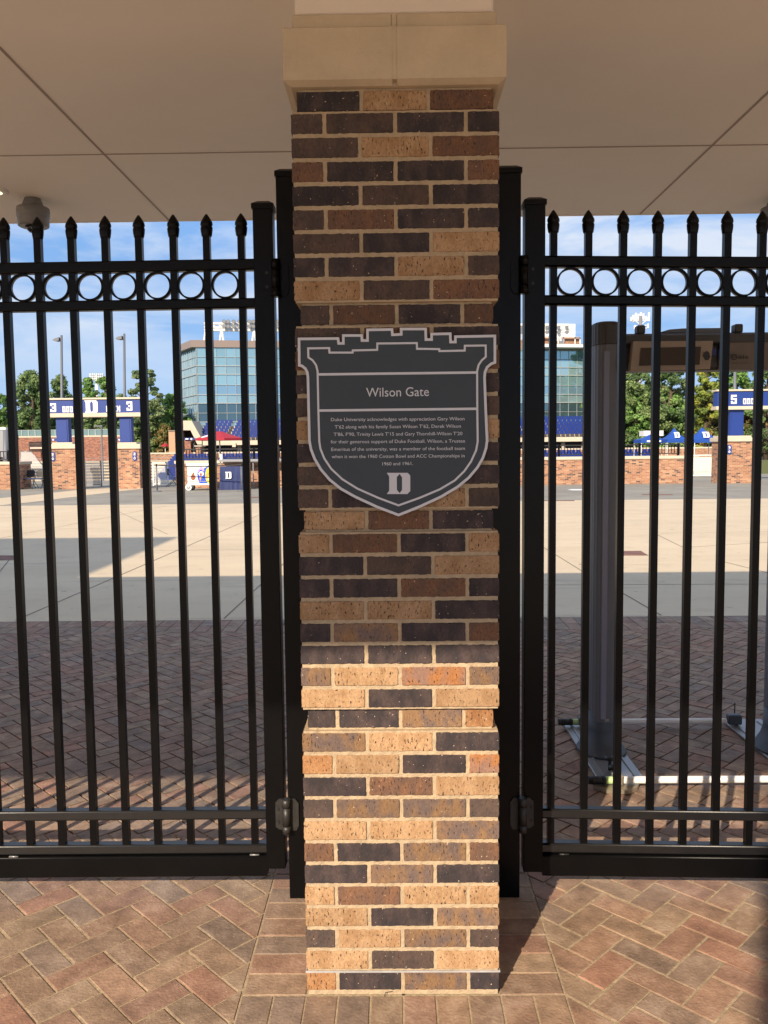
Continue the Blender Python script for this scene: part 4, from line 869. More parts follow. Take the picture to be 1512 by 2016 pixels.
mk(lambda b: b.prism([at(x, y, YC-.016) for x, y in ((408, 943), (411, 941), (414.5, 935), (415.8, 938), (413.5, 943), (410, 945))], (0, .001, 0)), 'cream_print', X['cart'], cbody)
mk(lambda b: b.prism([at(x, y, YC-.008) for x, y in ((381, 929.5), (382.5, 932), (382, 934.5), (384, 936), (385, 941), (382, 945.5), (379, 945.5), (375.5, 942), (376, 937.5), (378.5, 933))], (0, .001, 0)), 'flame_print', X['brown'], cbody)
mk(lambda b: pbox(b, 376, 922, 384, 923.2, YC-.006, .002), 'small_lettering', X['steel'], cbody)
for px, yo in ((371, -.02), (379, .3), (417.5, .0)):
    p = at(px, 959.5, YC+yo); r_ = max(.10, p.z)
    w1 = mk(lambda b: b.ringy(p.x, r_, YC+yo, YC+yo+.05, r_, r_*.62, 24), 'wheel', X['blk'] if px == 379 else X['cart'], CT)
    mk(lambda b: b.tube((p.x, YC+yo+.008, r_), (p.x, YC+yo+.042, r_), r_*.61, 18), 'hub', X['alu'], w1); mk(lambda b: b.box(p.x-.03, YC+yo-.004, r_, p.x+.03, YC+yo+.054, r_*2+.06), 'fork', X['cart'], w1)
# table under a navy cloth
TB = thing('covered_table', 'table draped to the ground in a navy cloth with a white block letter', 'table', (at(457, 960, 33.4).x, 33.4, 0)); YT = 33.4
def cloth(b):
    p, q = at(433, 919, YT), at(482, 919, YT); n = 60; zt_ = p.z
    rows_ = [(zt_, 0), (zt_-.02, 0.012), (zt_*.75, .03), (zt_*.56, .045), (zt_*.52, .03), (zt_*.25, .07), (.0, .1)]
    per = []
    L_ = [(p.x, YT), (q.x, YT), (q.x, YT+.75), (p.x, YT+.75)]
    for k in range(4):
        a, c = Vector(L_[k]), Vector(L_[(k+1) % 4]); 
        for i in range(n): per.append((a+(c-a)*i/n, Vector((c.y-a.y, -(c.x-a.x))).normalized()))
    ks = []
    for z, am in rows_:
        ks.append(b.add([(v.x+nn.x*am*(.5+.5*noise.noise(Vector((v.x*7, v.y*7, z*1.2)))*2), v.y+nn.y*am*(.5+noise.noise(Vector((v.x*7, v.y*7, z*1.2)))), z) for v, nn in per]))
    N_ = len(per)
    for a, c in zip(ks, ks[1:]):
        for i in range(N_): j = (i+1) % N_; b.face([c+i, c+j, a+j, a+i], True)
    b.face([ks[0]+i for i in range(N_)])
tcl = mk(cloth, 'table_cloth', X['navy'], TB)
b = MB(); p, q = at(443, 929, YT-.09), at(455.5, 942.5, YT-.09); emblem(b, lambda u, v: (p.x+(q.x-p.x)*u, YT-.07, p.z+(q.z-p.z)*v), (0, -.004, 0)); b.build('letter_emblem', X['bwhite'], tcl)
bx('grey_counter', X['steel'], None, at(434, 907, 34.9).x, 34.6, at(434, 909, 34.9).z, at(580, 907, 34.9).x, 35.2, at(434, 904.5, 34.9).z); tag(bpy.data.objects['grey_counter'], 'long grey counter top along the low wall above the navy table', 'counter')
for px in (436, 500, 578):
    bx('counter_leg', X['steel'], bpy.data.objects['grey_counter'], at(px, 930, 34.9).x-.02, 34.7, 0, at(px, 930, 34.9).x+.02, 34.74, at(434, 909, 34.9).z)
p = at(433.5, 900, 35.0); tag(mk(lambda b: b.box(p.x-.05, 35.25, zr+.001, p.x+.05, 35.33, at(433, 894, 35.2).z, ch=.01), 'white_box', X['white']), 'small white upright box standing on the wall coping above the cart', 'box')

# ------------------------------------------------------------------ STANDS
def seat_mesh(b, x, y, z, s=1.0):
    w_ = .22*s
    b.box(x-w_, y+.02, z+.38*s, x+w_, y+.06, z+.80*s); b.box(x-w_, y-.36*s, z+.36*s, x+w_, y+.0, z+.44*s)
def stand(lab, xa, xb, y0, z0, n, run, rise, xs0, xs1, aisles, mt, grp, nseat=100, base=0, px_range=(), bench=False):
    t = thing('seating_stand', lab, 'stand', ((xa+xb)/2, y0, z0), grp)
    b = MB()
    for r in range(n): b.box(xa, y0+r*run, base, xb, y0+(r+1)*run-.001*0, z0+r*rise) if True else None
    b.build('terrace', mt, t); cnt = 0
    if bench:
        b = MB()
        for r in range(n): b.box(xa+.2, y0+r*run+.35, z0+r*rise+.30, xb-.2, y0+r*run+.62, z0+r*rise+.34)
        o = b.build('bench_rows', X['alu'], t)
    rest = MB(); first = None; spots = []
    for r in range(n):
        x = xs0
        while x < xs1:
            if not any(a < x < c for a, c in aisles): spots.append((x, y0+r*run+.45, z0+r*rise))
            x += .53
    if not spots: return t
    def vis(p):
        d = Vector(p)-CAM; z = d.dot(fw); px = 756+F*d.dot(rt)/z; return any(a < px < c for a, c in px_range)
    spots.sort(key=lambda p: (not vis(p), p[1]))
    sb = MB(); seat_mesh(sb, 0, 0, 0)
    off = t.location
    proto = None
    for i, p in enumerate(spots):
        if i < nseat:
            if proto is None:
                me = sb.build('seat', X['seat'], None); proto = me; o = me
            else: o = proto.copy(); COL.objects.link(o)
            o.parent = t; o.location = Vector(p)-off
        else: seat_mesh(rest, *p)
    if rest.v:
        o = rest.build('seat_rows', X['seat'], t); o['kind'] = 'stuff'
    return t
GSN = 'stadium stands'
stand('lower stand of bright blue seats seen over the low wall', at(291, 900, 80).x, at(1450, 900, 80).x, 78, -2.9, 15, .85, .25, at(293, 900, 80).x, at(1345, 900, 80).x, tuple((at(a, 900, 80).x, at(a+8, 900, 80).x) for a in (381, 520, 760, 1050, 1190)), X['step'], GSN, 100, -6.98, ((300, 345), (364, 420), (1040, 1160), (1218, 1300)))
stand('bare cream concrete bleachers seen through the 3 ODD entrance', at(-160, 900, 80).x, at(290, 900, 80).x, 78, -2.9, 13, .95, .30, 0, 0, (), X['step'], GSN, 100, -6.98, (), True)
o = None
# upper stand in front of the glass building
YU = 93.0
zu = lambda y, Y=YU: at(600, y, Y).z
US = stand('upper stand of blue seats on a white ledge under the glass building', at(388, 860, YU).x, at(1180, 860, YU).x, YU+.2, zu(866), 6, .95, .36, at(392, 860, YU).x, at(1175, 860, YU).x,
      [(at(a, 860, YU).x, at(a+9, 860, YU).x) for a in (446, 560, 700, 860, 990, 1118)], X['step'], GSN, 100, zu(866)-.45, ((385, 480), (1040, 1155)))
bx('white_ledge', X['cream'], US, at(392, 860, YU).x, YU-.4, zu(875), at(1180, 860, YU).x, YU+.18, zu(866), ch=.03)
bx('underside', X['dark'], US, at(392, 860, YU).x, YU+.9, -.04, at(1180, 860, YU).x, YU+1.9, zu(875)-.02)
for px in (420, 470, 520, 1060, 1110, 1150): bx('support_column', X['step'], US, at(px, 880, YU).x-.2, YU+.3, 0, at(px, 880, YU).x+.2, YU+.7, zu(875)-.02)
mk(lambda b: b.prism([at(x, y, YU-.6) for x, y in ((352, 828), (377, 828), (397, 864), (397, 876), (389, 876), (375, 847), (352, 847))], (0, 4, 0)), 'stair_wall', X['cream'], US)
mk(lambda b: (pbox(b, 364, 847.5, 384, 862, YU+2, 3),), 'stair_opening', X['dark'], US)
for px in (444, 459): pass
mk(lambda b: (pbox(b, 457, 872, 464, 880, YU-.6, .5),), 'ledge_bracket', X['cream'], US)
# tan stair house and blue banner left of the stand
th_ = thing('tan_building', 'small plain tan block building left of the upper stand, behind the stanchion', 'building', (at(341, 880, 92).x, 92, 0))
mk(lambda b: pbox(b, 331.5, 848, 352, 935, 91.6, 4, 0), 'wall', X['tan'], th_); mk(lambda b: pbox(b, 331, 847, 352.5, 848.6, 91.5, 4.2), 'roof_edge', X['roofm'], th_)
th2 = thing('brick_kiosk', 'brown brick kiosk with a blue and white banner behind the railing, under the red umbrella', 'kiosk', (at(375, 880, 91.3).x, 91.3, 0))
mk(lambda b: pbox(b, 363, 866, 377, 940, 91.30, 3), 'wall', X['dbrick'], th2); mk(lambda b: pbox(b, 378, 870, 384, 940, 91.70, 2), 'doorway', X['dark'], th2); mk(lambda b: pbox(b, 384.5, 879, 396, 940, 90.90, 2), 'counter_pier', X['fbrick'], th2); mk(lambda b: pbox(b, 382.5, 877, 397, 879, 90.70, 2.3), 'counter_cap', X['cream'], th2)
bn = mk(lambda b: pbox(b, 363, 862, 384, 866.2, 91.10, .15), 'banner', X['blue'], th2); mk(lambda b: (pbox(b, 365, 863, 371, 865.4, 91.05, .04), pbox(b, 375, 862.6, 378.5, 865.8, 91.05, .04)), 'banner_marks', X['bwhite'], bn)

# red umbrellas
def umbrella(lab, x0, x1, ytop, yedge, Y, spot):
    pc = at((x0+x1)/2+1, ytop, Y); pe = at(x0, yedge, Y); r_ = (at(x1, yedge, Y).x-pe.x)/2; t = thing('patio_umbrella', lab, 'umbrella', (pc.x, Y, 0), 'red patio umbrellas')
    def can(b):
        n = 8; a = b.add([(pc.x+r_*cos(2*pi*(i+.5)/n), Y+r_*sin(2*pi*(i+.5)/n), pe.z) for i in range(n)]); m_ = b.add([(pc.x+r_*.5*cos(2*pi*(i+.5)/n), Y+r_*.5*sin(2*pi*(i+.5)/n), pe.z+(pc.z-pe.z)*.52) for i in range(n)])
        c = b.add([(pc.x+r_*.1*cos(2*pi*(i+.5)/n), Y+r_*.1*sin(2*pi*(i+.5)/n), pc.z) for i in range(n)]); l = b.add([(pc.x+r_*cos(2*pi*(i+.5)/n), Y+r_*sin(2*pi*(i+.5)/n), pe.z-.12) for i in range(n)])
        for i in range(n):
            j = (i+1) % n; b.face([a+i, a+j, m_+j, m_+i]); b.face([m_+i, m_+j, c+j, c+i]); b.face([l+i, l+j, a+j, a+i])
        b.face([c+i for i in range(n)])
    cn = mk(can, 'canopy', X['red'], t); mk(lambda b: b.tube((pc.x, Y, 0), (pc.x, Y, pc.z-.03), .035, 10), 'pole', X['white'], t)
    if spot:
        # printed white patch lying on the front canopy panel
        def patch(b):
            R_ = r_; a0 = Vector((pc.x-R_*.36, Y-R_*.84*.924, pe.z)); 
            an = radians(225); d_ = Vector((cos(an), sin(an), 0)); tg = Vector((-sin(an), cos(an), 0)); cc_ = Vector((pc.x, Y, pe.z)); dz_ = pc.z-pe.z
            E_ = cc_+d_*R_*cos(pi/8); M_ = cc_+d_*R_*.5*cos(pi/8)+Vector((0, 0, .52*dz_)); nn_ = tg.cross(M_-E_).normalized()
            if nn_.z < 0: nn_ = -nn_
            b.prism([E_+(M_-E_)*(.48+.36*sin(2*pi*i/20))+tg*R_*.17*cos(2*pi*i/20)+nn_*.004 for i in range(20)], nn_*.008)
        mk(patch, 'white_patch', X['bwhite'], cn)
umbrella('large red umbrella with a white printed patch, in front of the blue upper seats', 384, 478, 849.5, 863.5, 45, True); umbrella('tiny red umbrella far off to the left of the tan building', 316, 332, 872.5, 877, 92.5, False)

# far ring wall
def ringwall(lab, xa, xb, ya, yb, Y, mt, cap):
    p, q = at(xa, ya, Y), at(xb, yb, Y); zt_ = at((xa+xb)/2, ya, Y).z; t = thing('far_brick_wall', lab, 'wall', ((p.x+q.x)/2, Y, 0), 'far brick walls')
    bx('wall_face', mt, t, p.x, Y, -1.5, q.x, Y+.5, zt_-.18); bx('coping', cap, t, p.x, Y-.05, zt_-.18, q.x, Y+.55, zt_)
    return t, p.x, q.x, zt_
ringwall('low far brick wall running along the top of the lower stand', 225, 1450, 885.5, 900, 91.5, X['fbrick'], X['cream'])
o = MB()
for k in range(60):
    x = at(300, 890, 73.5).x+k*.95; o.box(x, 73.6, 1.35, x+.5, 73.7, 1.7)
t_, xa_, xb_, zt2 = ringwall('dark red brick building wall behind the 3 ODD entrance, topped by a glass rail', -220, 242, 859, 905, 92.5, X['dbrick'], X['cream'])
b = MB(); zg0 = zt2; zg1 = at(100, 846, 92.5).z
b.box(xa_, 92.6, zg0+.02, xb_, 92.64, zg1-.06); b.build('glass_panels', X['glassrail'], t_)
b = MB(); b.box(xa_, 92.56, zg1-.06, xb_, 92.68, zg1)
for k in range(36): x = xa_+(xb_-xa_)*k/35; b.box(x-.05, 92.54, zg0, x+.05, 92.5999, zg1-.061)
b.box(xa_, 80.04, (zg0+zg1)/2-.03, xb_, 80.0995, (zg0+zg1)/2+.03) if False else None
b.build('rail_posts', X['mull'], t_)
p = at(-40, 905, 66)
bl = thing('grey_building', 'plain grey block building at the far left edge, behind the railing', 'building', (at(-30, 890, 91).x, 91, 0)); mk(lambda b: pbox(b, -200, 845.5, 10, 900, 91, 1.2), 'wall', X['lamp'] if False else X['steel'], bl); mk(lambda b: pbox(b, -201, 843.5, 11, 846, 90.9, 1.4), 'parapet', X['white'], bl)
st = thing('stair_railing', 'dark stair railing with pale treads in front of the dark red brick wall', 'railing', (at(70, 885, 91).x, 91, 0))
b = MB()
for k in range(14):
    p = at(57+k*2.2, 870, 91); b.box(p.x-.04, 91, at(57, 890, 91).z, p.x+.04, 91.05, p.z)
b.build('balusters', X['blk'], st); mk(lambda b: (pbox(b, 57, 870, 88, 871, 91, .06), pbox(b, 60, 876, 88, 877.2, 91.06, .06)), 'hand_rail', X['blk'], st); mk(lambda b: (pbox(b, 59, 880.5, 88, 883.5, 90.7, .8),), 'tread', X['cream'], st)
# second smaller signs below the beam
for px0, px1, lab in ((101, 112, 'small blue sign board far behind the left pier of the 3 ODD entrance'), (231, 240, 'small blue sign board far behind the right pier of the 3 ODD entrance')):
    s_ = mk(lambda b: pbox(b, px0, 863.5, px1, 868, 91, .2), 'sign_board', X['blue']); tag(s_, lab, 'sign', 'small far sign boards')
    s_.location = (0, 0, 0); mk(lambda b: pbox(b, px0+2, 864.5, px0+5.5, 867.2, 90.93, .03), 'sign_digits', X['bwhite'], s_); mk(lambda b: pbox(b, px0+1, 868.1, px0+1.6, 890, 91.05, .1), 'sign_leg', X['lamp'], s_)

# ------------------------------------------------------------------ STREET LAMPS
def lamp(lab, px, ytop, ybot, Y, wpx):
    p = at(px, ytop, Y); q = at(px, ybot, Y); r_ = wpx/2*(Y+DD)/F; t = thing('street_lamp', lab, 'street lamp', (p.x, Y, 0), 'tall grey lamp posts')
    mk(lambda b: b.tube((q.x, Y, 0), (p.x, Y, p.z), r_*1.35, 12, r_*.85), 'pole', X['lamp'], t)
    a, c = at(px-16, ytop+9.5, Y), at(px-3, ytop+6.5, Y)
    mk(lambda b: b.prism([(a.x, Y-.18, a.z-.03), (a.x+.14, Y-.18, a.z+.07), (c.x, Y-.18, c.z+.05), (c.x, Y-.18, c.z-.13), (a.x+.2, Y-.18, a.z-.08)], (0, .36, 0)), 'lamp_head', X['lamp'], t)
    mk(lambda b: b.box(c.x+.001, Y-.03, c.z-.06, p.x, Y+.03, c.z), 'arm', X['lamp'], t)
lamp('tall grey street lamp above the left half of the 3 ODD sign', 121, 660, 900, 44, 5.2); lamp('tall grey street lamp above the right end of the EVEN 3 sign', 244.5, 657, 900, 44, 5.2)
lamp('grey lamp post rising behind the 5 ODD sign', 1447, 700, 880, 44, 6)
p = at(199.5, 840, 60); lp = thing('lamp_post', 'thin dark lamp post in the middle of the 3 ODD entrance', 'lamp post', (p.x, 60, 0))
mk(lambda b: b.tube((p.x, 60, -7), (p.x, 60, p.z), .06, 10), 'pole', X['lamp'], lp); mk(lambda b: b.box(p.x-.5, 59.9, p.z+.001, p.x+.1, 60.1, p.z+.1), 'lamp_head', X['lamp'], lp)

# ------------------------------------------------------------------ GLASS BUILDING
TW = thing('glass_building', 'tall glass-fronted stadium building with overhanging roof behind the pillar', 'building', (-20, 110, 0))
PA = at(390, 800, 102); PL = at(357, 800, 108.5)
A = Vector((PA.x, 102)); Bc = Vector((PL.x, 108.5)); 
dr = Vector((cos(radians(9.5)), sin(radians(9.5))))
# right end of the front: where it meets photo x = 1152
def hit(px, o=A, d=dr):
    r = ray(px, 760); k_ = r.x/r.y
    return ((o.y+DD)*k_+CX-o.x)/(d.x-d.y*k_)
Lf = hit(1152); nrmF = Vector((dr.y, -dr.x))
def zf(py, px=395): 
    r = ray(px, py); tt = hit(px) if px > 390 else 0; Pq = A+dr*tt; return HH+r.z/r.y*(Pq.y+DD)
ZE = zf(684); ZT0 = zf(670); 
LV = [zf(684), zf(720), zf(737), zf(777), zf(794), zf(831), zf(842)]     # eave, sill 3, head 2, sill 2, head 1, sill 1, base
Rr = A+dr*Lf; Cb = Bc+dr*(Lf+2)+Vector((-dr.y, dr.x))*12; Bb = Bc+Vector((-dr.y, dr.x))*14
foot = [A, Rr, Rr+Vector((-dr.y, dr.x))*18, Bc+Vector((-dr.y, dr.x))*14, Bc]
def inset_foot(d):
    c = sum(foot, Vector((0, 0)))/len(foot); return [v+(c-v).normalized()*d for v in foot]
b = MB(); b.prism([(v.x, v.y, 0) for v in inset_foot(.5)], (0, 0, ZE)); b.build('core', X['dark'], TW)
rf = [v-(sum(foot, Vector((0, 0)))/5-v).normalized()*.7 for v in foot]
b = MB(); b.prism([(v.x, v.y, ZE+.001) for v in rf], (0, 0, ZT0-ZE)); b.build('roof', X['roofm'], TW)
def panel(b, o, d, u0, u1, z0, z1, out, th):
    n_ = Vector((d.y, -d.x)); P = [o+d*u0+n_*out, o+d*u1+n_*out]
    b.prism([(P[0].x, P[0].y, z0), (P[1].x, P[1].y, z0), (P[1].x, P[1].y, z1), (P[0].x, P[0].y, z1)], (n_.x*th, n_.y*th, 0))
bay = (hit(409.5)-hit(390.6)); nb = int(Lf/bay)
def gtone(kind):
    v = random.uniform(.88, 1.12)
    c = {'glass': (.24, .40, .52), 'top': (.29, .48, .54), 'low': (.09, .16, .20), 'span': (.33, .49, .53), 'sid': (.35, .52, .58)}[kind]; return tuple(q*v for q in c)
def facade(o, d, L_, bw_, side):
    rest = MB(); n_ = max(1, int(round(L_/bw_))); bw2 = L_/n_
    for i in range(n_):
        for fl, (zt_, zb_, kk) in enumerate(((LV[0], LV[1], 'top'), (LV[2], LV[3], 'glass'), (LV[4], LV[5], 'low'))):
            vis = side or i < 9 or i > n_-9
            m_ = MB() if vis else rest
            zm = zb_+(zt_-zb_)*.46
            for z0, z1 in ((zb_, zm), (zm+.06, zt_)):
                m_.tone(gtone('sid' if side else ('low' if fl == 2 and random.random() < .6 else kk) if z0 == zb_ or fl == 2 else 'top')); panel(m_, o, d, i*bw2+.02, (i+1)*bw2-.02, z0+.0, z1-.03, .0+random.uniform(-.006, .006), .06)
            if vis: m_.build('window', X['glass'], TW)
        for zt_, zb_ in ((LV[1], LV[2]), (LV[3], LV[4]), (LV[5], LV[6])):
            rest.tone(gtone('sid' if side else 'span')); panel(rest, o, d, i*bw2+.02, (i+1)*bw2-.02, zb_+.05, zt_-.05, .01, .06)
    q = rest.build('glass_band', X['glass'], TW); q['kind'] = 'stuff'
    mu_ = MB()
    for i in range(n_+1): wm = .014 if side else .026; panel(mu_, o, d, i*bw2-wm, i*bw2+wm, LV[6]-.3, LV[0], .06, .08)
    mu_.build('mullions', X['mull'], TW)
    mu_ = MB()
    for z in LV: panel(mu_, o, d, -.05, L_+.05, z-.06, z+.06, .07, .12)
    for a_, c_ in ((0, 1), (2, 3), (4, 5)):
        zz = LV[c_]+(LV[a_]-LV[c_])*.46+.03; panel(mu_, o, d, 0, L_, zz-.03, zz+.03, .07, .08)
    mu_.build('floor_bands', X['mull'], TW)
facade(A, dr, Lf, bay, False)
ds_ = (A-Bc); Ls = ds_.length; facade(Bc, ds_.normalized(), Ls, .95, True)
# roof structures: light truss
def rp_(px, py, off=0): 
    tt = hit(px); Pq = A+dr*tt-nrmF*off; r = ray(px, py); Yq = Pq.y; return at(px, py, Yq)
FT = thing('floodlight_truss', 'white truss carrying two rows of floodlights on the roof of the glass building', 'floodlights', (PA.x+5, 104, ZT0))
b = MB()
for y0 in (636, 643.5, 649):
    b.tube(rp_(402, y0+1.0), rp_(1120, y0+4.0), .16, 6)
for px in range(402, 1121, 17): b.tube(rp_(px, 637+(px-402)*.005), rp_(px+8, 649.5+(px-402)*.005), .09, 5); b.tube(rp_(px+8, 649.5+(px-402)*.005), rp_(min(px+17, 1120), 637+(px-402)*.005), .09, 5)
b.build('truss', X['white'], FT)
for px in (405, 436, 500, 560, 700, 860, 1000, 1100): b = MB(); b.tube(rp_(px-3, 671), rp_(px, 650), .14, 6); b.tube(rp_(px+4, 671), rp_(px+1, 650), .14, 6); b.build('support_leg', X['white'], FT)
def flood(px, py, par):
    p = rp_(px, py, -.6); b = MB(); b.tube((p.x, p.y+.35, p.z+.05), (p.x, p.y, p.z), .12, 12, .25); o = b.build('floodlight', X['lamp'], par)
    b = MB(); b.tube((p.x, p.y-.005, p.z), (p.x, p.y-.02, p.z-.002), .19, 12); b.build('lens', X['alu'], o)
px = 441
for px in (441, 449, 460, 471, 491, 499, 508, 517, 527, 536, 546): flood(px, 633, FT); flood(px, 642.5, FT)
for px in (1026, 1077, 1100, 1116): flood(px, 645, FT); flood(px, 654, FT)
RP = thing('rooftop_block', 'white plant room over a brick storey with white frames on top of the glass building', 'rooftop block', (30, 112, ZT0))
def rpx(b, x0, y0, x1, y1, off, dep):
    p, q = rp_(x0, y0, off), rp_(x1, y1, off); b.prism([(p.x, p.y+off, q.z), (q.x, q.y+off, q.z), (q.x, q.y+off, p.z), (p.x, p.y+off, p.z)], (0, dep, 0))
mk(lambda b: rpx(b, 1052, 628, 1145, 657.5, 4, 8), 'plant_room', X['white'], RP); mk(lambda b: rpx(b, 1040, 658, 1152, 679, 3, 9), 'brick_storey', X['fbrick'], RP)
mk(lambda b: [rpx(b, x, 658, x+2, 679, 2.8, .15) for x in (1046, 1098, 1106, 1117, 1140, 1150)] and rpx(b, 1040, 656.6, 1152, 658.2, 2.6, .5), 'white_frame', X['white'], RP)
mk(lambda b: rpx(b, 1040, 679, 1153, 686, -1.2, 2), 'white_fascia', X['white'], RP)
mk(lambda b: rpx(b, 1108, 661, 1117, 676, 2.7, .1), 'louver', X['steel'], RP)

# ------------------------------------------------------------------ ANTENNA, CANOPIES, FAR LIGHTS
AN = thing('antenna_mast', 'white mobile phone antenna cluster on a mast above the trees on the right', 'antenna', (at(1260, 700, 120).x, 120, 0))
mk(lambda b: b.tube((at(1261, 700, 120).x, 120, 0), at(1261, 622, 120), .22, 10), 'mast', X['steel'], AN)
for px, y0, y1 in ((1243, 624, 632), (1247, 620, 634), (1252, 616, 633), (1257, 618, 630), (1262, 615, 634), (1267, 617, 629), (1272, 622, 631), (1278, 615, 632), (1250, 640, 648), (1276, 637, 646)):
    mk(lambda b: pbox(b, px-1.4, y0, px+1.4, y1, 119+((px*7) % 5)*.4, .3), 'antenna_panel', X['antenna'], AN)
mk(lambda b: [b.tube(at(x0, y0, 120.2), at(x1, y1, 120.2), .06, 6) for x0, y0, x1, y1 in ((1241, 626, 1281, 626), (1243, 632, 1279, 631), (1248, 642, 1278, 640), (1248, 647, 1277, 646), (1244, 626, 1261, 640), (1278, 626, 1261, 640))], 'cross_arms', X['antenna'], AN)
FL = thing('far_floodlights', 'small white floodlight rack seen above the trees behind the EVEN sign', 'floodlights', (at(190, 760, 170).x, 170, 0))
mk(lambda b: [b.tube(at(176, y, 170), at(203, y, 170), .12, 6) for y in (738, 743, 748)] and b.tube((at(190, 760, 170).x, 170, 0), at(190, 737, 170), .3, 8), 'frame', X['white'], FL)
for r_ in range(3):
    for k in range(7): mk(lambda b: pbox(b, 176.5+k*4, 735.5+r_*4.5, 178.8+k*4, 738+r_*4.5, 169.5, .4), 'floodlight', X['white'], FL)
def canopy(lab, x0, x1, yt, ye, Y, logo):
    a, c = at(x0, ye, Y), at(x1, ye, Y); cx_ = (a.x+c.x)/2; h_ = (c.x-a.x)/2; zt_ = at(x0, yt, Y).z; t = thing('canopy_tent', lab, 'canopy tent', (cx_, Y+h_, 0), 'blue pop-up canopies')
    def top(b):
        k = b.add([(a.x, Y, a.z), (c.x, Y, a.z), (c.x, Y+2*h_, a.z), (a.x, Y+2*h_, a.z), (cx_-h_*.45, Y+h_*.55, a.z+(zt_-a.z)*.42), (cx_+h_*.45, Y+h_*.55, a.z+(zt_-a.z)*.42), (cx_+h_*.45, Y+h_*1.45, a.z+(zt_-a.z)*.42), (cx_-h_*.45, Y+h_*1.45, a.z+(zt_-a.z)*.42), (cx_, Y+h_, zt_),
                   (a.x, Y, a.z-.28), (c.x, Y, a.z-.28), (c.x, Y+2*h_, a.z-.28), (a.x, Y+2*h_, a.z-.28)])
        for i in range(4):
            j = (i+1) % 4; b.face([k+i, k+j, k+4+j, k+4+i]); b.face([k+4+i, k+4+j, k+8]); b.face([k+9+i, k+9+j, k+j, k+i])
    o = mk(top, 'canopy', X['tent'], t)
    for x in (a.x+.05, c.x-.05):
        for y in (Y+.05, Y+2*h_-.05): mk(lambda b: b.tube((x, y, 0), (x, y, a.z), .03, 8), 'leg', X['white'], t)
    b = MB(); s_ = h_*.34; zc = a.z+(zt_-a.z)*.12; hh_ = (zt_-a.z)*.46
    sl = Vector((0, h_*.55, (zt_-a.z)*.42)).normalized()
    emblem(b, lambda u, v: (cx_+(u-.5)*2*s_*.85, Y-.05+(1-v)*hh_*sl.y/sl.z*.55+.0, zc+(1-v)*hh_), (0, -.03, .03)) if logo else [b.box(cx_-s_*1.6, Y-.02, a.z-.2, cx_-s_*.2, Y-.01, a.z-.05), b.box(cx_+s_*.2, Y-.02, a.z-.2, cx_+s_*1.6, Y-.01, a.z-.05)]
    b.build('letter_emblem', X['bwhite'], o)
    return t
canopy('blue canopy tent next to the 5 ODD entrance, with a white block letter', 1367, 1414, 841, 865, 66, True); canopy('middle blue canopy tent with a white block letter', 1314, 1352, 842, 865, 68, True)
cw = canopy('flat-topped blue and white canopy tent, leftmost and partly behind a gate bar', 1262, 1313, 855, 866, 72, False)
mk(lambda b: pbox(b, 1268, 848, 1306, 858, 74, 1.5), 'white_peak', X['white'], cw)

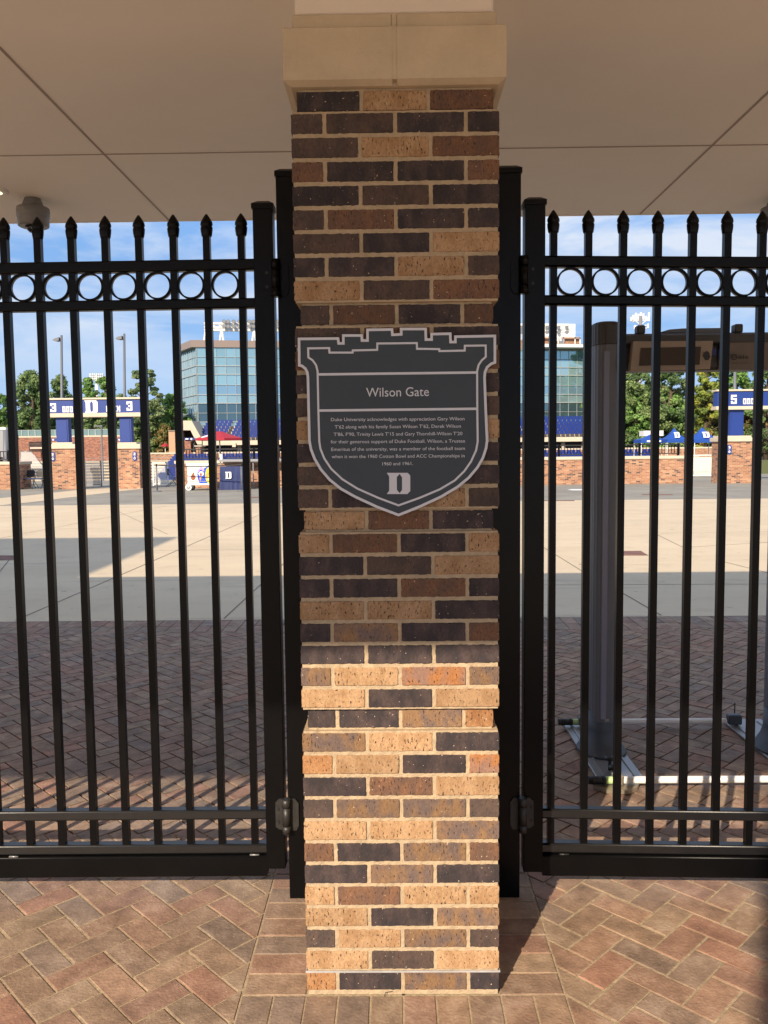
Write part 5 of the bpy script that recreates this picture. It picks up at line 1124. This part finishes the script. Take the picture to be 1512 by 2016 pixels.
# ------------------------------------------------------------------ TREES
def tree(name, lab, px, ytop, wpx, Y, kind, grp, seed, n=2600):
    random.seed(seed); Y = max(Y, 97)+(seed % 3); wpx *= 1.3; n = int(n*1.7); p = at(px, ytop, Y); H_ = p.z; sc = (Y+DD)/F; R_ = wpx/2*sc; t = thing(name, lab, 'tree', (p.x, Y, 0), grp)
    fol = MB(); tr = MB(); x0 = p.x
    base = .06*H_ if kind != 'pine' else .42*H_
    tr.tube((x0, Y, -.05), (x0+random.uniform(-.3, .3), Y, H_*.6), .028*H_, 8, .014*H_); top = Vector((x0, Y, H_*.58)); tr.tube(top, (x0, Y, H_*.93), .014*H_, 6, .004*H_)
    CC = {'dark': [(.058, .100, .034), (.080, .130, .044), (.110, .160, .054)], 'green': [(.07, .14, .032), (.09, .17, .042), (.12, .21, .055)], 'pine': [(.07, .11, .045), (.095, .135, .055), (.12, .165, .07)],
          'yellow': [(.12, .155, .028), (.17, .19, .032), (.09, .13, .028)], 'brown': [(.10, .10, .03), (.14, .105, .035), (.08, .11, .03)]}[kind]
    blobs = []; nb_ = {'pine': 30}.get(kind, 95)
    for i in range(nb_):
        f_ = (i+.5)/nb_
        if kind == 'conifer': pass
        z = base+(H_-base)*(f_**.85); env = sin(pi*min(1, .12+.83*((z-base)/(H_-base))**.9))**.6
        if kind == 'dark' and name == 'pine_tree': env = (1-((z-base)/(H_-base)))**.5*.95+.1
        a = random.random()*2*pi; rr = R_*env*(.15+.85*sqrt(random.random())); br = R_*random.uniform(.13, .24)*(1.25 if kind == 'pine' else 1)*(.8 if kind == 'pine' else 1)
        rr = max(0, rr-br*.5); c = Vector((x0+rr*cos(a), Y+rr*sin(a)*.8, min(z, H_-br*.6))); blobs.append((c, br, random.choice(CC), random.uniform(.8, 1.2)))
        if i % 2 == 0: tr.tube((x0, Y, max(base*.7, c.z-rr*.55)), c, .008*H_, 5, .003*H_)
    per = n//nb_; ls = .125
    for c, br, cc, kv in blobs:
        fl = .55 if kind in ('pine',) else .75
        for k in range(per):
            v = Vector((random.gauss(0, 1), random.gauss(0, 1), random.gauss(0, 1))).normalized()*br*(random.random()**.33)*random.uniform(.75, 1.15); v.z *= fl
            q = c+v; s_ = ls*random.uniform(.6, 1.5); m_ = random.uniform(.7, 1.3)*kv; m_ *= 1.95; fol.tone((cc[0]*m_*1.08, cc[1]*m_, cc[2]*m_*1.1))
            nn = (v.normalized()+Vector((random.uniform(-.8, .8), random.uniform(-.8, .8), random.uniform(-.3, .9)))).normalized(); u = nn.orthogonal().normalized(); u = (Matrix.Rotation(random.random()*6.28, 3, nn) @ u); w_ = nn.cross(u)
            fol.quad(q-u*s_-w_*s_*.5, q+u*s_*.2-w_*s_*.8, q+u*s_+w_*s_*.3, q-u*s_*.1+w_*s_*.8)
    fol.build('crown', X['leaf'], t); tr.build('trunk', X['bark'], t)
LG = 'trees behind the left entrance'; RG = 'trees behind the canopies'
T = [('pine_tree', 'tall broad dark conifer behind the left gate bars, left of the 3 ODD sign', 62, 730, 92, 100, 'dark', LG, 5200), ('pine_tree', 'dark bushy tree directly above the ODD lettering, right of the tall broad conifer', 118, 738, 64, 104, 'dark', LG, 3200),
     ('tree', 'low green tree at the left edge of the photo', -4, 776, 62, 108, 'green', LG, 2200), ('tree', 'bright green rounded tree behind the middle of the 3 ODD sign', 172, 744, 44, 112, 'green', LG, 2400),
     ('tree', 'broad green tree under the small white floodlight rack', 205, 742, 56, 108, 'green', LG, 2600), ('pine_tree', 'open pine with sky showing through, beside the right lamp post of the 3 ODD sign', 278, 727, 78, 96, 'pine', LG, 1900),
     ('tree', 'dark leafy tree below the open pine', 292, 790, 62, 92, 'dark', LG, 2600), ('tree', 'green tree just left of the glass building', 338, 776, 66, 100, 'green', LG, 3000), ('tree', 'low yellowish green shrubby tree beside the tan building', 322, 834, 34, 90, 'brown', LG, 1400),
     ('tree', 'low dark tree seen under the 3 ODD beam', 192, 812, 58, 98, 'dark', LG, 2000), ('tree', 'low tree between the left pier and the big conifer', 92, 800, 60, 106, 'dark', LG, 2000), ('tree', 'small tree seen right of the right pier of the 3 ODD entrance', 258, 800, 52, 100, 'dark', LG, 2000),
     ('tree', 'dark green tree at the detector column, next to the glass building', 1196, 636, 80, 106, 'green', RG, 4200), ('tree', 'tall dark green tree under the detector display, left', 1250, 706, 84, 92, 'dark', RG, 4600), ('tree', 'tall dark green tree under the middle of the detector header', 1322, 700, 88, 96, 'dark', RG, 4600),
     ('tree', 'bright green tree in front of the dark ones above the middle canopy', 1322, 775, 74, 84, 'green', RG, 3600), ('tree', 'bright green tree above the flat canopy', 1252, 778, 78, 84, 'green', RG, 3600), ('tree', 'yellowing tree left of the 5 ODD sign', 1392, 722, 72, 88, 'yellow', RG, 3400),
     ('tree', 'brownish autumn tree under the yellowing one, above the right canopy', 1392, 785, 66, 82, 'brown', RG, 3000), ('tree', 'green and yellow tree behind the 5 ODD sign', 1452, 700, 86, 94, 'green', RG, 3600), ('tree', 'dark tree at the right edge of the photo', 1512, 705, 90, 96, 'dark', RG, 3200),
     ('tree', 'low olive tree right of the blue column of the 5 ODD sign', 1478, 800, 60, 84, 'brown', RG, 2200)]
for i, (nm, lab, px, yt, wp, Y, kd, gr, n) in enumerate(T): tree(nm, lab, px, yt, wp, Y, kd, gr, 100+i, int(n*1.9))
# a low hedge-like wood closing the gaps under the crowns
random.seed(5)
def wood(lab, x0, x1, yt, Y, n):
    b = MB(); a, c = at(x0, yt, Y), at(x1, yt, Y)
    for k in range(n):
        x = random.uniform(a.x, c.x); zt_ = a.z*(.75+.35*noise.noise(Vector((x*.35, Y, 0)))+.15*noise.noise(Vector((x*1.3, Y, 4)))); z = random.random()**.7*zt_; q = Vector((x, Y+random.uniform(-1.5, 1.5), z))
        m_ = random.uniform(.5, 1.4)*(1+.4*noise.noise(q*.4)); b.tone((.045*m_, .080*m_, .024*m_)); s_ = random.uniform(.2, .5); nn = Vector((random.uniform(-1, 1), random.uniform(-1, .2), random.uniform(-.2, 1))).normalized(); u = nn.orthogonal().normalized(); w_ = nn.cross(u)
        b.quad(q-u*s_-w_*s_*.6, q+u*s_-w_*s_*.5, q+u*s_*.8+w_*s_, q-u*s_*.7+w_*s_)
    o = b.build('woodland', X['leaf']); o['kind'] = 'stuff'; tag(o, lab, 'woodland')
wood('low dense undergrowth closing the view behind the left trees', -60, 370, 790, 124, 16000); wood('low dense undergrowth closing the view behind the canopies', 1150, 1560, 750, 122, 22000)
